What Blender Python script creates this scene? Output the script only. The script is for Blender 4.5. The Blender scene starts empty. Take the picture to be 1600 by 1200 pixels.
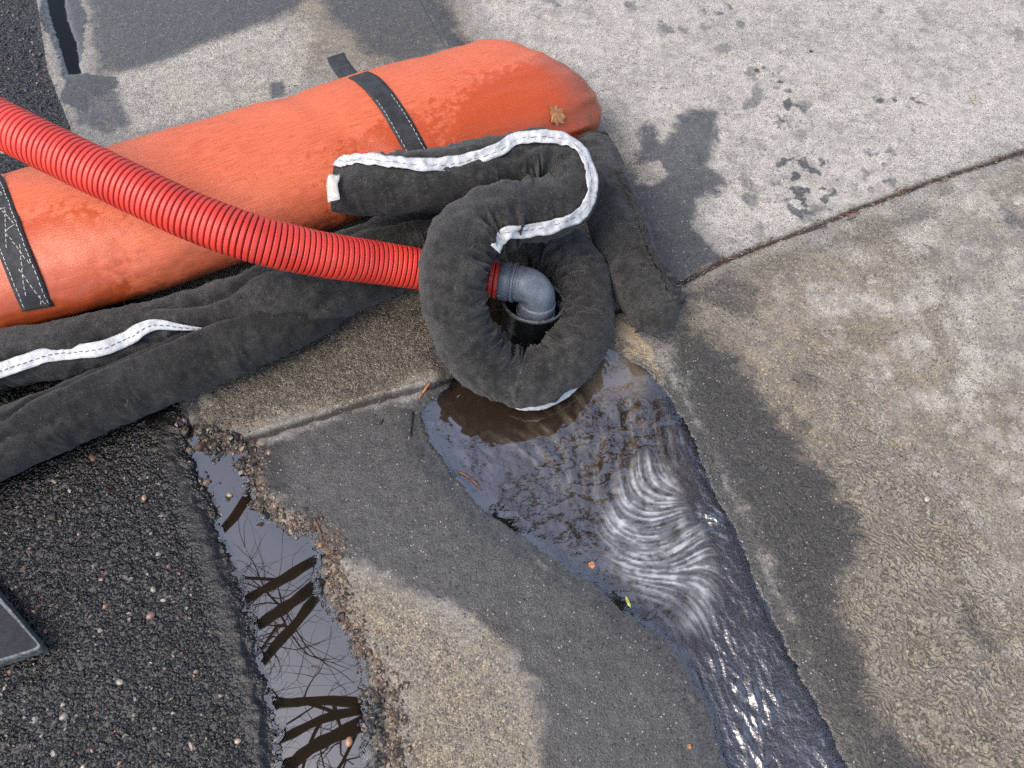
import bpy, math, random
import numpy as np
from mathutils import Vector
from mathutils.bvhtree import BVHTree

random.seed(7)
rng = np.random.default_rng(7)
S = bpy.context.scene
COL = S.collection
R = math.radians

# ------------------------------------------------------------------ camera, sky, sun, exposure
H, PITCH, FPX = 1.2, 60.0, 1202.0
cam_d = bpy.data.cameras.new('camera')
cam_d.sensor_width = 36.0
cam_d.lens = FPX / 1600 * 36
cam_d.clip_start = 0.02
cam_d.clip_end = 2000
cam = bpy.data.objects.new('camera', cam_d)
cam.location = (0, 0, H)
cam.rotation_euler = (R(90 - PITCH), 0, 0)
COL.objects.link(cam)
S.camera = cam

SUN_EL, SUN_AZ = 56.0, -122.0            # azimuth counted clockwise from the view direction (+Y)
world = bpy.data.worlds.new('World')
S.world = world
world.use_nodes = True
wt = world.node_tree
wt.nodes.clear()
sky = wt.nodes.new('ShaderNodeTexSky')
sky.sky_type = 'NISHITA'
sky.sun_disc = False
sky.sun_elevation = R(SUN_EL)
sky.sun_rotation = R(SUN_AZ)
sky.air_density = 1.0
sky.dust_density = 3.0
sky.ozone_density = 0.2
hsv = wt.nodes.new('ShaderNodeHueSaturation')
hsv.inputs['Saturation'].default_value = 0.95
bg = wt.nodes.new('ShaderNodeBackground')
bg.inputs['Strength'].default_value = 0.15
wo = wt.nodes.new('ShaderNodeOutputWorld')
wt.links.new(sky.outputs[0], hsv.inputs['Color'])
wt.links.new(hsv.outputs[0], bg.inputs['Color'])
wt.links.new(bg.outputs[0], wo.inputs['Surface'])

sun_d = bpy.data.lights.new('sun', 'SUN')
sun_d.energy = 0.75
sun_d.angle = R(40)
sun_d.color = (1.0, 0.90, 0.77)
sun = bpy.data.objects.new('sun', sun_d)
sd = Vector((math.sin(R(SUN_AZ)) * math.cos(R(SUN_EL)), math.cos(R(SUN_AZ)) * math.cos(R(SUN_EL)), math.sin(R(SUN_EL))))
sun.rotation_euler = sd.to_track_quat('Z', 'Y').to_euler()
sun.location = (3, 2, 6)
COL.objects.link(sun)

S.view_settings.view_transform = 'Standard'
S.view_settings.look = 'None'
S.view_settings.gamma = 1
S.view_settings.use_curve_mapping = False
S.view_settings.exposure = 1.42
S.render.engine = 'CYCLES'
S.cycles.max_bounces = 6
S.cycles.use_denoising = False

# ------------------------------------------------------------------ maths helpers
sp, cp = math.sin(R(PITCH)), math.cos(R(PITCH))


def ray(px, py):
    a, b = (px - 800) / FPX, (600 - py) / FPX
    return np.array([a, cp + b * sp, -sp + b * cp])


def G(px, py, z=0.0):
    """world point at height z that the photograph shows at pixel px, py"""
    d = ray(px, py)
    t = (z - H) / d[2]
    return np.array([d[0] * t, d[1] * t, z])


def G2(px, py):
    return G(px, py)[:2]


def mapped(pts):
    return np.array([G2(*p) for p in pts])


def _hash(xi, yi, seed):
    h = (xi.astype(np.uint32) * np.uint32(374761393) + yi.astype(np.uint32) * np.uint32(668265263)
         + np.uint32((seed * 1446653 + 977) & 0xffffffff))
    h ^= h >> np.uint32(13)
    h *= np.uint32(1274126177)
    h ^= h >> np.uint32(16)
    return h


def perlin(x, y, seed=0):
    xf, yf = np.floor(x), np.floor(y)
    xi, yi = xf.astype(np.int64), yf.astype(np.int64)
    fx, fy = (x - xf).astype(np.float32), (y - yf).astype(np.float32)
    ux, uy = fx * fx * fx * (fx * (fx * 6 - 15) + 10), fy * fy * fy * (fy * (fy * 6 - 15) + 10)

    def g(ix, iy, dx, dy):
        a = _hash(ix, iy, seed).astype(np.float32) * np.float32(2 * math.pi / 4294967296.0)
        return np.cos(a) * dx + np.sin(a) * dy
    n00, n10 = g(xi, yi, fx, fy), g(xi + 1, yi, fx - 1, fy)
    n01, n11 = g(xi, yi + 1, fx, fy - 1), g(xi + 1, yi + 1, fx - 1, fy - 1)
    a = n00 + ux * (n10 - n00)
    b = n01 + ux * (n11 - n01)
    return (a + uy * (b - a)) * 1.5


def fbm(x, y, scale, octv=3, seed=0, gain=0.5):
    o, a, t = 0, 1.0, 0
    for i in range(octv):
        o = o + a * perlin(x * scale + 17.3 * i, y * scale - 9.1 * i, seed + i)
        t += a
        a *= gain
        scale *= 2.03
    return o / t


def worley(x, y, scale, seed=0):
    """distance to the nearest jittered point, to the second nearest, and the id of the nearest"""
    x, y = x * scale, y * scale
    xi, yi = np.floor(x).astype(np.int64), np.floor(y).astype(np.int64)
    d1 = np.full(x.shape, 9.0, np.float32)
    d2 = d1.copy()
    cid = np.zeros(x.shape, np.uint32)
    for i in (-1, 0, 1):
        for j in (-1, 0, 1):
            h = _hash(xi + i, yi + j, seed)
            px = xi + i + (h & np.uint32(0xffff)).astype(np.float32) / 65535
            py = yi + j + (h >> np.uint32(16)).astype(np.float32) / 65535
            d = np.hypot(x - px, y - py).astype(np.float32)
            m = d < d1
            d2 = np.where(m, d1, np.minimum(d2, d))
            cid = np.where(m, h, cid)
            d1 = np.where(m, d, d1)
    return d1, d2, cid


def sstep(a, b, x):
    t = np.clip((x - a) / (b - a), 0, 1)
    return t * t * (3 - 2 * t)


def sdf(poly, x, y, margin=0.35):
    """signed distance (negative inside) to a polygon given in ground metres"""
    poly = np.asarray(poly)
    out = np.full(x.shape, 9.0, np.float32)
    lo, hi = poly.min(0) - margin, poly.max(0) + margin
    m = (x > lo[0]) & (x < hi[0]) & (y > lo[1]) & (y < hi[1])
    xs, ys = x[m], y[m]
    d = np.full(xs.shape, 1e9)
    ins = np.zeros(xs.shape, bool)
    n = len(poly)
    for i in range(n):
        ax, ay = poly[i]
        bx, by = poly[(i + 1) % n]
        ex, ey = bx - ax, by - ay
        wx, wy = xs - ax, ys - ay
        t = np.clip((wx * ex + wy * ey) / (ex * ex + ey * ey + 1e-12), 0, 1)
        d = np.minimum(d, (wx - t * ex) ** 2 + (wy - t * ey) ** 2)
        c = (ay > ys) != (by > ys)
        ins ^= c & (xs < (bx - ax) * (ys - ay) / (by - ay + 1e-12) + ax)
    d = np.sqrt(d)
    out[m] = np.where(ins, -d, d)
    return out


def smooth_path(pts, n, closed=False):
    """Catmull-Rom through pts, resampled to n evenly spaced points (any dimension)"""
    P = np.asarray(pts, float)
    P = np.vstack([2 * P[0] - P[1], P, 2 * P[-1] - P[-2]])
    out = []
    for i in range(1, len(P) - 2):
        t = np.linspace(0, 1, 24, endpoint=False)[:, None]
        a, b, c, d = P[i - 1], P[i], P[i + 1], P[i + 2]
        out.append(0.5 * (2 * b + (c - a) * t + (2 * a - 5 * b + 4 * c - d) * t ** 2 + (3 * b - a - 3 * c + d) * t ** 3))
    out.append(P[-2][None])
    Q = np.vstack(out)
    L = np.r_[0, np.cumsum(np.linalg.norm(np.diff(Q[:, :3], axis=0), axis=1))]
    s = np.linspace(0, L[-1], n)
    return np.stack([np.interp(s, L, Q[:, k]) for k in range(Q.shape[1])], 1), s


def unit(v):
    return v / (np.linalg.norm(v, axis=-1, keepdims=True) + 1e-12)


# ------------------------------------------------------------------ object helpers
def tag(o, label=None, cat=None, group=None, kind=None):
    if label:
        o['label'] = label
    if cat:
        o['category'] = cat
    if group:
        o['group'] = group
    if kind:
        o['kind'] = kind
    return o


def mesh_obj(name, V, F, mats, parent=None, smooth=True, midx=None, attrs=None):
    """F: (n, 3) or (n, 4) array, or a list of faces"""
    me = bpy.data.meshes.new(name)
    V = np.asarray(V, np.float32)
    if isinstance(F, np.ndarray):
        k = F.shape[1]
        me.vertices.add(len(V))
        me.vertices.foreach_set('co', V.ravel())
        me.loops.add(F.size)
        me.loops.foreach_set('vertex_index', F.astype(np.int32).ravel())
        me.polygons.add(len(F))
        me.polygons.foreach_set('loop_start', np.arange(0, F.size, k, dtype=np.int32))
        me.polygons.foreach_set('loop_total', np.full(len(F), k, np.int32))
        me.update(calc_edges=True)
    else:
        me.from_pydata(V.tolist(), [], F)
    for m in (mats if isinstance(mats, (list, tuple)) else [mats]):
        me.materials.append(m)
    if midx is not None:
        me.polygons.foreach_set('material_index', np.asarray(midx, np.int32))
    me.polygons.foreach_set('use_smooth', np.full(len(me.polygons), smooth))
    for k, a in (attrs or {}).items():
        a = np.asarray(a, np.float32)
        if a.ndim == 2:
            at = me.attributes.new(k, 'FLOAT_COLOR', 'POINT')
            at.data.foreach_set('color', np.c_[a, np.ones(len(a))].astype(np.float32).ravel())
        else:
            at = me.attributes.new(k, 'FLOAT', 'POINT')
            at.data.foreach_set('value', a.ravel())
    me.validate()
    o = bpy.data.objects.new(name, me)
    COL.objects.link(o)
    if parent is not None:
        o.parent = parent
    return o


def grid_faces(nr, nc, wrap=False):
    """quads of an nr x nc vertex grid; wrap joins the last column to the first"""
    r = np.arange(nr - 1)[:, None]
    c = np.arange(nc if wrap else nc - 1)[None]
    c2 = (c + 1) % nc
    return np.stack([r * nc + c, r * nc + c2, (r + 1) * nc + c2, (r + 1) * nc + c], -1).reshape(-1, 4)


class Nodes:
    """small shorthand for building a material"""
    def __init__(self, name):
        self.m = bpy.data.materials.new(name)
        self.m.use_nodes = True
        self.t = self.m.node_tree
        self.t.nodes.clear()
        self.out = self.t.nodes.new('ShaderNodeOutputMaterial')

    def n(self, typ, props=None, out=0, **inp):
        nd = self.t.nodes.new('ShaderNode' + typ)
        for k, v in (props or {}).items():
            setattr(nd, k, v)
        for k, v in inp.items():
            k = k.replace('_', ' ')
            if k.startswith('i') and k[1:].isdigit():
                k = int(k[1:])
            s = nd.inputs[k]
            if hasattr(v, 'node'):
                self.t.links.new(v, s)
            else:
                s.default_value = (v + (1,)) if isinstance(v, tuple) and len(v) == 3 and s.type == 'RGBA' else v
        return nd.outputs[out]

    def math(self, op, a, b=0.0, c=0.0, clamp=False):
        return self.n('Math', {'operation': op, 'use_clamp': clamp}, i0=a, i1=b, i2=c)

    def mix(self, f, a, b, blend='MIX'):
        nd = self.t.nodes.new('ShaderNodeMix')
        nd.data_type = 'RGBA'
        nd.blend_type = blend
        for s, v in ((nd.inputs[0], f), (nd.inputs[6], a), (nd.inputs[7], b)):
            if hasattr(v, 'node'):
                self.t.links.new(v, s)
            else:
                s.default_value = (v + (1,)) if isinstance(v, tuple) else v
        return nd.outputs[2]

    def fmix(self, f, a, b):
        nd = self.t.nodes.new('ShaderNodeMix')
        for s, v in ((nd.inputs[0], f), (nd.inputs[2], a), (nd.inputs[3], b)):
            if hasattr(v, 'node'):
                self.t.links.new(v, s)
            else:
                s.default_value = v
        return nd.outputs[0]

    def ramp(self, f, lo, hi, a=0.0, b=1.0):
        return self.n('MapRange', {'interpolation_type': 'SMOOTHSTEP'}, i0=f, i1=lo, i2=hi, i3=a, i4=b)

    def attr(self, name):
        return self.n('Attribute', {'attribute_name': name}, out=2)

    def coord(self):
        return self.n('TexCoord', out=3)

    def noise(self, vec, scale, detail=3, rough=0.55, dist=0.0, out=0):
        return self.n('TexNoise', out=out, Vector=vec, Scale=scale, Detail=detail, Roughness=rough, Distortion=dist)

    def voro(self, vec, scale, out=0, feature='F1', rand=1.0):
        return self.n('TexVoronoi', {'feature': feature}, out=out, Vector=vec, Scale=scale, Randomness=rand)

    def bump(self, h, dist, strength=1.0, normal=None):
        kw = dict(Height=h, Distance=dist, Strength=strength)
        if normal is not None:
            kw['Normal'] = normal
        return self.n('Bump', **kw)

    def done(self, val=0.68, **kw):
        if val != 1.0:
            kw['Base_Color'] = self.n('HueSaturation', Value=val, Color=kw['Base_Color'])
        b = self.n('BsdfPrincipled', **kw)
        self.t.links.new(b, self.out.inputs[0])
        return self.m


# ------------------------------------------------------------------ materials
def mat_concrete():
    N = Nodes('worn_concrete')
    P = N.coord()
    wet, warm, pale, agg = N.attr('wet'), N.attr('warm'), N.attr('pale'), N.attr('agg')
    dirt, lines, sand, film = N.attr('dirt'), N.attr('lines'), N.attr('sand'), N.attr('film')
    big = N.noise(P, 7, 5, .6)
    mid = N.noise(P, 38, 5, .65)
    fine = N.noise(P, 260, 3, .7)
    grit = N.noise(P, 430, 3, .7)
    cell = N.voro(P, 330, out=1)
    cv = N.n('SeparateColor', Color=cell)
    celld = N.voro(P, 330)
    warp = N.noise(P, 11, 4, .6, out=1)
    wp = N.n('VectorMath', {'operation': 'MULTIPLY_ADD'}, i0=warp, i1=(.14, .14, .14), i2=P)
    wave = N.n('TexWave', {'wave_type': 'BANDS', 'bands_direction': 'DIAGONAL'}, out=1, Vector=wp, Scale=38, Distortion=5.0, Detail=3, Detail_Scale=2.2)
    wl = N.math('MULTIPLY', N.ramp(wave, .55, .97), lines)
    wlc = N.math('MULTIPLY', wl, N.ramp(N.math('ADD', mid, N.math('MULTIPLY', fine, .5)), .55, .80))
    # base: grey cream drifting with pale, brown where warm
    grey = N.mix(N.ramp(mid, .3, .7), (.235, .225, .205), (.325, .315, .29))
    palec = N.mix(N.ramp(mid, .3, .7), (.42, .392, .343), (.565, .533, .475))
    warmc = N.mix(N.ramp(mid, .3, .72), (.118, .085, .050), (.305, .246, .160))
    pf = N.math('MULTIPLY', pale, N.ramp(N.math('ADD', big, N.math('MULTIPLY', mid, .6)), .45, .95, .25, 1.0))
    col = N.mix(pf, grey, palec)
    wf = N.math('MULTIPLY', warm, N.ramp(N.math('ADD', N.math('MULTIPLY', big, .5), N.math('MULTIPLY', mid, .8)), .4, .85, .5, 1.0))
    wf = N.math('MULTIPLY', wf, N.math('SUBTRACT', 1.0, N.math('MULTIPLY', pf, .8)))
    col = N.mix(wf, col, warmc)
    # speckle of the sand and stones in the mix
    spk = N.ramp(grit, .34, .66, .55, 1.42)
    spk = N.fmix(N.ramp(N.noise(P, 4.5, 4, .7), .38, .64, .35, 1.0), 1.0, spk)
    col = N.mix(1.0, col, N.n('CombineColor', i0=spk, i1=spk, i2=spk), 'MULTIPLY')
    sp2 = N.ramp(fine, .3, .7, .78, 1.2)
    col = N.mix(1.0, col, N.n('CombineColor', i0=sp2, i1=sp2, i2=sp2), 'MULTIPLY')
    stone = N.mix(cv, (.026, .02, .015), (.64, .53, .37))
    stone = N.mix(N.ramp(N.n('SeparateColor', out=1, Color=cell), .75, .8), stone, (.035, .03, .026))
    rare = N.ramp(N.n('SeparateColor', out=2, Color=cell), .86, .9, 0, .55)
    col = N.mix(rare, col, stone)
    afac = N.math('MULTIPLY', agg, N.ramp(celld, .62, .35), clamp=True)
    col = N.mix(N.math('MULTIPLY', afac, .9), col, stone)
    wcell = N.voro(P, 240, out=1)
    wsp = N.math('MULTIPLY', N.ramp(N.n('SeparateColor', Color=wcell), .94, .955), N.ramp(N.voro(P, 240), .34, .2))
    # dark dirt in the joint and wet darkening
    col = N.mix(N.math('MULTIPLY', dirt, .9), col, (.03, .026, .022))
    col = N.mix(sand, col, N.mix(mid, (.34, .27, .18), (.46, .38, .27)))
    pn = N.math('ADD', N.math('MULTIPLY', mid, .6), N.math('MULTIPLY', N.noise(P, 130, 4, .7), .4))
    pw = N.math('MULTIPLY', N.math('MULTIPLY', wet, N.math('SUBTRACT', 1.0, wet)), 5.0)
    w2 = N.ramp(N.math('ADD', wet, N.math('MULTIPLY', N.math('SUBTRACT', pn, .5), pw)), .22, .78)
    hsvn = N.n('HueSaturation', Saturation=.62, Value=.26, Color=col)
    col = N.mix(w2, col, hsvn)
    col = N.mix(N.math('MULTIPLY', wlc, .48), col, (.03, .028, .026))
    col = N.mix(N.math('MULTIPLY', wsp, .75), col, (.50, .48, .44))
    rough = N.fmix(w2, .85, .42)
    rough = N.fmix(film, rough, .14)
    # relief
    pits = N.ramp(N.voro(P, 190), .06, .22)
    h = N.math('ADD', N.math('MULTIPLY', fine, .5), N.math('MULTIPLY', grit, .35))
    h = N.math('ADD', h, N.math('MULTIPLY', pits, .25))
    h = N.math('SUBTRACT', h, N.math('MULTIPLY', wl, N.ramp(mid, .38, .6, .2, 2.2)))
    h = N.math('ADD', h, N.math('MULTIPLY', N.math('MULTIPLY', agg, N.ramp(celld, .65, .1)), .8))
    bstr = N.fmix(film, .75, .25)
    nrm = N.bump(h, .0022, bstr)
    spec = N.fmix(w2, .3, .34)
    coat = N.math('MAXIMUM', N.math('MULTIPLY', w2, .14), film)
    smoothn = N.bump(N.math('ADD', N.math('MULTIPLY', fine, .5), wl), .0012, .5)
    return N.done(Base_Color=col, Roughness=rough, Normal=nrm, **{'Specular IOR Level': spec, 'Coat Weight': coat, 'Coat Roughness': N.fmix(film, .38, .06), 'Coat IOR': 1.42, 'Coat Normal': smoothn})


def mat_asphalt():
    N = Nodes('wet_asphalt')
    P = N.coord()
    smooth, dry = N.attr('smooth'), N.attr('dry')
    cell = N.voro(P, 210, out=1)
    cd = N.voro(P, 210)
    r1, r2 = N.n('SeparateColor', Color=cell), N.n('SeparateColor', out=1, Color=cell)
    r3 = N.n('SeparateColor', out=2, Color=cell)
    tiny = N.voro(P, 520, out=1)
    t1 = N.n('SeparateColor', Color=tiny)
    mid = N.noise(P, 40, 4, .6)
    base = N.mix(mid, (.010, .0095, .009), (.030, .029, .028))
    stone = N.mix(r2, (.05, .04, .034), (.30, .235, .19))
    stone = N.mix(N.ramp(r3, .8, .84), stone, (.36, .19, .14))
    f = N.math('MULTIPLY', N.ramp(r1, .91, .94), N.ramp(cd, .5, .3))
    f = N.math('MULTIPLY', f, N.math('SUBTRACT', 1.0, N.math('MULTIPLY', smooth, .85)))
    col = N.mix(f, base, stone)
    f2 = N.math('MULTIPLY', N.ramp(t1, .955, .97), N.math('SUBTRACT', 1.0, N.math('MULTIPLY', smooth, .6)))
    col = N.mix(N.math('MULTIPLY', f2, .8), col, (.26, .22, .18))
    col = N.mix(N.math('MULTIPLY', dry, .75), col, N.mix(mid, (.05, .05, .048), (.16, .155, .145)))
    rough = N.ramp(N.noise(P, 120, 3, .6), .35, .7, .08, .32)
    rough = N.fmix(dry, rough, .6)
    h = N.math('ADD', N.math('MULTIPLY', N.ramp(cd, .7, .1), N.fmix(smooth, 1.0, .15)), N.math('MULTIPLY', N.noise(P, 480, 3, .6), .5))
    nrm = N.bump(h, .0028, .8)
    return N.done(val=.32, Base_Color=col, Roughness=rough, Normal=nrm, **{'Specular IOR Level': .36})


def mat_water(name, ior, tint):
    N = Nodes(name)
    P = N.coord()
    depth, foam, silt = N.attr('depth'), N.attr('foam'), N.attr('silt')
    fn = N.noise(P, 700, 2, .6)
    col = N.mix(silt, tint, (.15, .115, .075))
    col = N.mix(foam, col, N.mix(fn, (.27, .27, .265), (.42, .42, .41)))
    h = N.noise(P, 240, 2, .5)
    nrm = N.bump(h, .0008, N.attr('chop'))
    b = N.n('BsdfPrincipled', Base_Color=col, Roughness=N.fmix(foam, .006, .55), Normal=nrm, IOR=ior)
    tr = N.n('BsdfTransparent')
    gl = N.n('BsdfGlossy', Color=(1, 1, 1), Roughness=.02, Normal=nrm)
    fr = N.n('Fresnel', IOR=ior, Normal=nrm)
    thin = N.n('MixShader', Fac=fr, i1=tr, i2=gl)
    a = N.math('MAXIMUM', N.ramp(depth, 0.0, .009), foam)
    mx = N.n('MixShader', Fac=a, i1=thin, i2=b)
    N.t.links.new(mx, N.out.inputs[0])
    return N.m


def mat_boom():
    N = Nodes('orange_coated_fabric')
    P = N.coord()
    u, wet, grime = N.attr('along'), N.attr('wet'), N.attr('grime')
    v = N.attr('round')
    V = N.n('CombineXYZ', X=N.math('MULTIPLY', u, 26.0), Y=N.math('MULTIPLY', v, 420.0), Z=0.0)
    streak = N.noise(V, 1.0, 4, .6)
    big = N.noise(P, 6, 4, .6)
    spots = N.noise(P, 75, 3, .6)
    col = N.mix(N.ramp(streak, .35, .66), (.60, .105, .030), (.80, .165, .062))
    col = N.mix(N.ramp(big, .3, .7, 0, .35), col, (.84, .20, .085))
    fl = N.ramp(N.math('ADD', N.math('MULTIPLY', streak, .6), N.math('MULTIPLY', spots, .5)), .38, .47, 1, 0)
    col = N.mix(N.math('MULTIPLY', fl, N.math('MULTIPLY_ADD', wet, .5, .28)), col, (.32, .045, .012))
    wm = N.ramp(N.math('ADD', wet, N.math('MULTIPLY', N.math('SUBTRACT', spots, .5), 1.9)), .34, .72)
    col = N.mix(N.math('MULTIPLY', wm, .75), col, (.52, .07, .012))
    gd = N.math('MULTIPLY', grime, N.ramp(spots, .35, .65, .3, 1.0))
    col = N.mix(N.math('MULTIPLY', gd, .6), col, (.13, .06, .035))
    rough = N.fmix(wm, .50, .24)
    weave = N.noise(P, 900, 2, .6)
    h = N.math('ADD', N.math('MULTIPLY', streak, .5), N.math('MULTIPLY', weave, .4))
    return N.done(Base_Color=col, Roughness=rough, Normal=N.bump(h, .0016, .55), **{'Specular IOR Level': .42})


def mat_felt():
    N = Nodes('charcoal_felt')
    P = N.coord()
    big = N.noise(P, 9, 4, .65)
    mid = N.noise(P, 60, 5, .7)
    fine = N.noise(P, 420, 4, .75)
    damp = N.attr('damp')
    col = N.mix(N.ramp(big, .3, .7), (.026, .0245, .023), (.060, .058, .055))
    k = N.ramp(mid, .28, .72, .50, 1.45)
    col = N.mix(1.0, col, N.n('CombineColor', i0=k, i1=k, i2=k), 'MULTIPLY')
    k = N.ramp(fine, .32, .68, .58, 1.5)
    col = N.mix(1.0, col, N.n('CombineColor', i0=k, i1=k, i2=k), 'MULTIPLY')
    fuzz = N.noise(N.n('VectorMath', {'operation': 'MULTIPLY'}, i0=P, i1=(1, 1, 1)), 420, 5, .75, 1.5)
    col = N.mix(N.ramp(fuzz, .57, .70, 0, .6), col, (.13, .125, .115))
    dust = N.voro(P, 160, out=1)
    dd = N.voro(P, 160)
    dm = N.math('MULTIPLY', N.ramp(N.n('SeparateColor', Color=dust), .93, .95), N.ramp(dd, .14, .06))
    col = N.mix(dm, col, (.34, .32, .29))
    col = N.mix(N.math('MULTIPLY', damp, .6), col, (.012, .011, .011))
    h = N.math('ADD', N.math('MULTIPLY', mid, .4), N.math('ADD', N.math('MULTIPLY', fuzz, .5), N.math('MULTIPLY', fine, .5)))
    b = N.done(val=.56, Base_Color=col, Roughness=.95, Normal=N.bump(h, .0035, .8), **{'Sheen Weight': .12, 'Sheen Roughness': .5, 'Specular IOR Level': .2})
    return b


def mat_hose():
    N = Nodes('red_ribbed_plastic')
    P = N.coord()
    rib = N.attr('rib')
    big = N.noise(P, 16, 4, .6)
    scuff = N.noise(P, 300, 3, .7)
    col = N.mix(N.ramp(big, .3, .7), (.66, .034, .020), (.86, .056, .034))
    col = N.mix(N.ramp(scuff, .60, .78, 0, .28), col, (.85, .25, .20))
    col = N.mix(N.ramp(rib, .30, .02), col, (.040, .006, .006))  # grooves darkened in the colour: their dirt plus the shade of their depth
    dust = N.ramp(N.noise(P, 45, 5, .75), .50, .72, 0, .38)
    col = N.mix(dust, col, (.34, .13, .10))
    return N.done(Base_Color=col, Roughness=N.ramp(scuff, .3, .7, .40, .62), Normal=N.bump(scuff, .0004, .5), **{'Specular IOR Level': .5})


def mat_simple(name, a, b, scale=40, rough=.5, bump=.0006, bscale=400, spec=.4, detail=4):
    N = Nodes(name)
    P = N.coord()
    f = N.noise(P, scale, detail, .65)
    g = N.noise(P, bscale, 3, .65)
    col = N.mix(N.ramp(f, .3, .7), a, b)
    k = N.ramp(g, .3, .7, .82, 1.15)
    col = N.mix(1.0, col, N.n('CombineColor', i0=k, i1=k, i2=k), 'MULTIPLY')
    return N.done(Base_Color=col, Roughness=N.ramp(g, .3, .7, max(0, rough - .08), min(1, rough + .08)), Normal=N.bump(g, bump, .7), **{'Specular IOR Level': spec})


def mat_webbing():
    N = Nodes('black_webbing')
    u, v = N.attr('along'), N.attr('round')
    P = N.coord()
    w = N.math('SINE', N.math('MULTIPLY', u, 2 * math.pi / .0028))
    x = N.math('SINE', N.math('MULTIPLY', v, 2 * math.pi / .0035))
    f = N.noise(P, 50, 4, .7)
    g = N.noise(P, 800, 2, .6)
    col = N.mix(N.ramp(f, .3, .7), (.022, .023, .025), (.050, .052, .056))
    col = N.mix(N.ramp(g, .64, .72, 0, .5), col, (.13, .13, .13))
    h = N.math('ADD', N.math('MULTIPLY', w, .5), N.math('MULTIPLY', x, .25))
    return N.done(Base_Color=col, Roughness=.7, Normal=N.bump(h, .0005, .7), **{'Specular IOR Level': .3})


def mat_tape():
    N = Nodes('white_reflective_tape')
    P = N.coord()
    f = N.noise(P, 90, 5, .7)
    g = N.noise(P, 500, 3, .6)
    col = N.mix(N.ramp(f, .3, .62), (.46, .45, .43), (.66, .68, .69))
    col = N.mix(N.ramp(g, .62, .8, 0, .5), col, (.33, .31, .28))
    return N.done(Base_Color=col, Roughness=.42, Normal=N.bump(f, .0025, .6), **{'Specular IOR Level': .4})


def mat_stone():
    N = Nodes('mixed_stone')
    c = N.n('Attribute', {'attribute_name': 'tone'}, out=0)
    P = N.coord()
    g = N.noise(P, 500, 3, .6)
    k = N.ramp(g, .3, .7, .7, 1.25)
    col = N.mix(1.0, c, N.n('CombineColor', i0=k, i1=k, i2=k), 'MULTIPLY')
    return N.done(Base_Color=col, Roughness=.32, Normal=N.bump(g, .0006, .5), **{'Specular IOR Level': .5})


M_CON, M_ASP = mat_concrete(), mat_asphalt()
M_STREAM = mat_water('murky_runoff', 2.4, (.020, .013, .008))
M_PUDDLE = mat_water('still_puddle', 2.15, (.013, .009, .006))
M_BLACK = mat_water('black_reflection_water', 1.15, (.004, .004, .004))  # dark reflection put into the water's colour, its own mirroring weakened
M_BOOM, M_FELT, M_HOSE = mat_boom(), mat_felt(), mat_hose()
M_WEB, M_TAPE, M_STONE = mat_webbing(), mat_tape(), mat_stone()
M_TAG = mat_simple('cream_cloth', (.50, .46, .40), (.72, .69, .63), 80, .7)
M_THREAD = mat_simple('pale_thread', (.45, .44, .42), (.62, .61, .58), rough=.8)
M_DTHREAD = mat_simple('dark_thread', (.03, .03, .03), (.07, .07, .07), rough=.8)
M_ELBOW = mat_simple('grey_plastic', (.125, .145, .175), (.185, .21, .245), 30, .38, .0004, 260)
M_PIPE = mat_simple('black_plastic', (.010, .012, .015), (.022, .025, .029), 40, .28, .0004, 260, .5)
M_RIM = mat_simple('worn_black_plastic', (.05, .055, .06), (.13, .14, .145), 120, .4, .0004, 260, .5)
M_PLATE = mat_simple('slate_rubber', (.007, .010, .014), (.022, .027, .036), 55, .58, .0008, 180, .22)
M_PLATE_EDGE = mat_simple('scuffed_slate_rubber', (.045, .055, .06), (.20, .22, .215), 140, .5, .0008, 300, .4)
M_LEAF = mat_simple('dry_leaf', (.36, .15, .055), (.58, .30, .14), 60, .6, .001, 200, .3)
M_LEAF2 = mat_simple('orange_leaf', (.36, .14, .055), (.52, .27, .13), 90, .5, .001, 200, .3)
M_TAN = mat_simple('tan_chip', (.40, .29, .14), (.55, .43, .26), 90, .6, .001, 200, .3)
M_BROWN = mat_simple('brown_bark', (.10, .04, .018), (.22, .095, .045), 90, .6, .001, 300, .3)
M_DARKTWIG = mat_simple('dark_wet_bark', (.015, .011, .009), (.05, .035, .028), 90, .35, .001, 300, .5)
M_GREEN = mat_simple('yellow_green_blade', (.30, .30, .06), (.48, .46, .14), 90, .5, .001, 200, .3)
M_BARK = mat_simple('tree_bark', (.022, .016, .012), (.05, .038, .028), 14, .9, .004, 40, .2)
M_LINT = mat_simple('pale_fibre', (.10, .095, .085), (.26, .25, .23), 60, .9)

# ------------------------------------------------------------------ the ground: plan lines (ground metres)
def lerp_line(pts, axis):
    q = mapped(pts)
    if axis == 'y':                         # x as a function of y
        q = q[np.argsort(q[:, 1])]
        lo = q[0] + (q[0] - q[1]) * 400
        hi = q[-1] + (q[-1] - q[-2]) * 400
        q = np.vstack([lo, q, hi])
        return lambda y: np.interp(y, q[:, 1], q[:, 0])
    q = q[np.argsort(q[:, 0])]
    lo = q[0] + (q[0] - q[1]) * 400
    hi = q[-1] + (q[-1] - q[-2]) * 400
    q = np.vstack([lo, q, hi])
    return lambda x: np.interp(x, q[:, 0], q[:, 1])


asphalt_edge = lerp_line([(58, 0), (75, 110), (150, 300), (285, 640), (345, 760), (400, 880), (450, 1000), (490, 1080), (530, 1200)], 'y')
flow_line = lerp_line([(655, 0), (720, 120), (830, 370), (955, 540), (1005, 620), (1120, 860), (1250, 1200)], 'y')
cross_joint = lerp_line([(150, 765), (355, 697), (495, 655), (600, 622), (690, 597), (800, 552), (930, 500), (1040, 455), (1130, 408), (1280, 350), (1430, 292), (1600, 236)], 'x')


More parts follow.
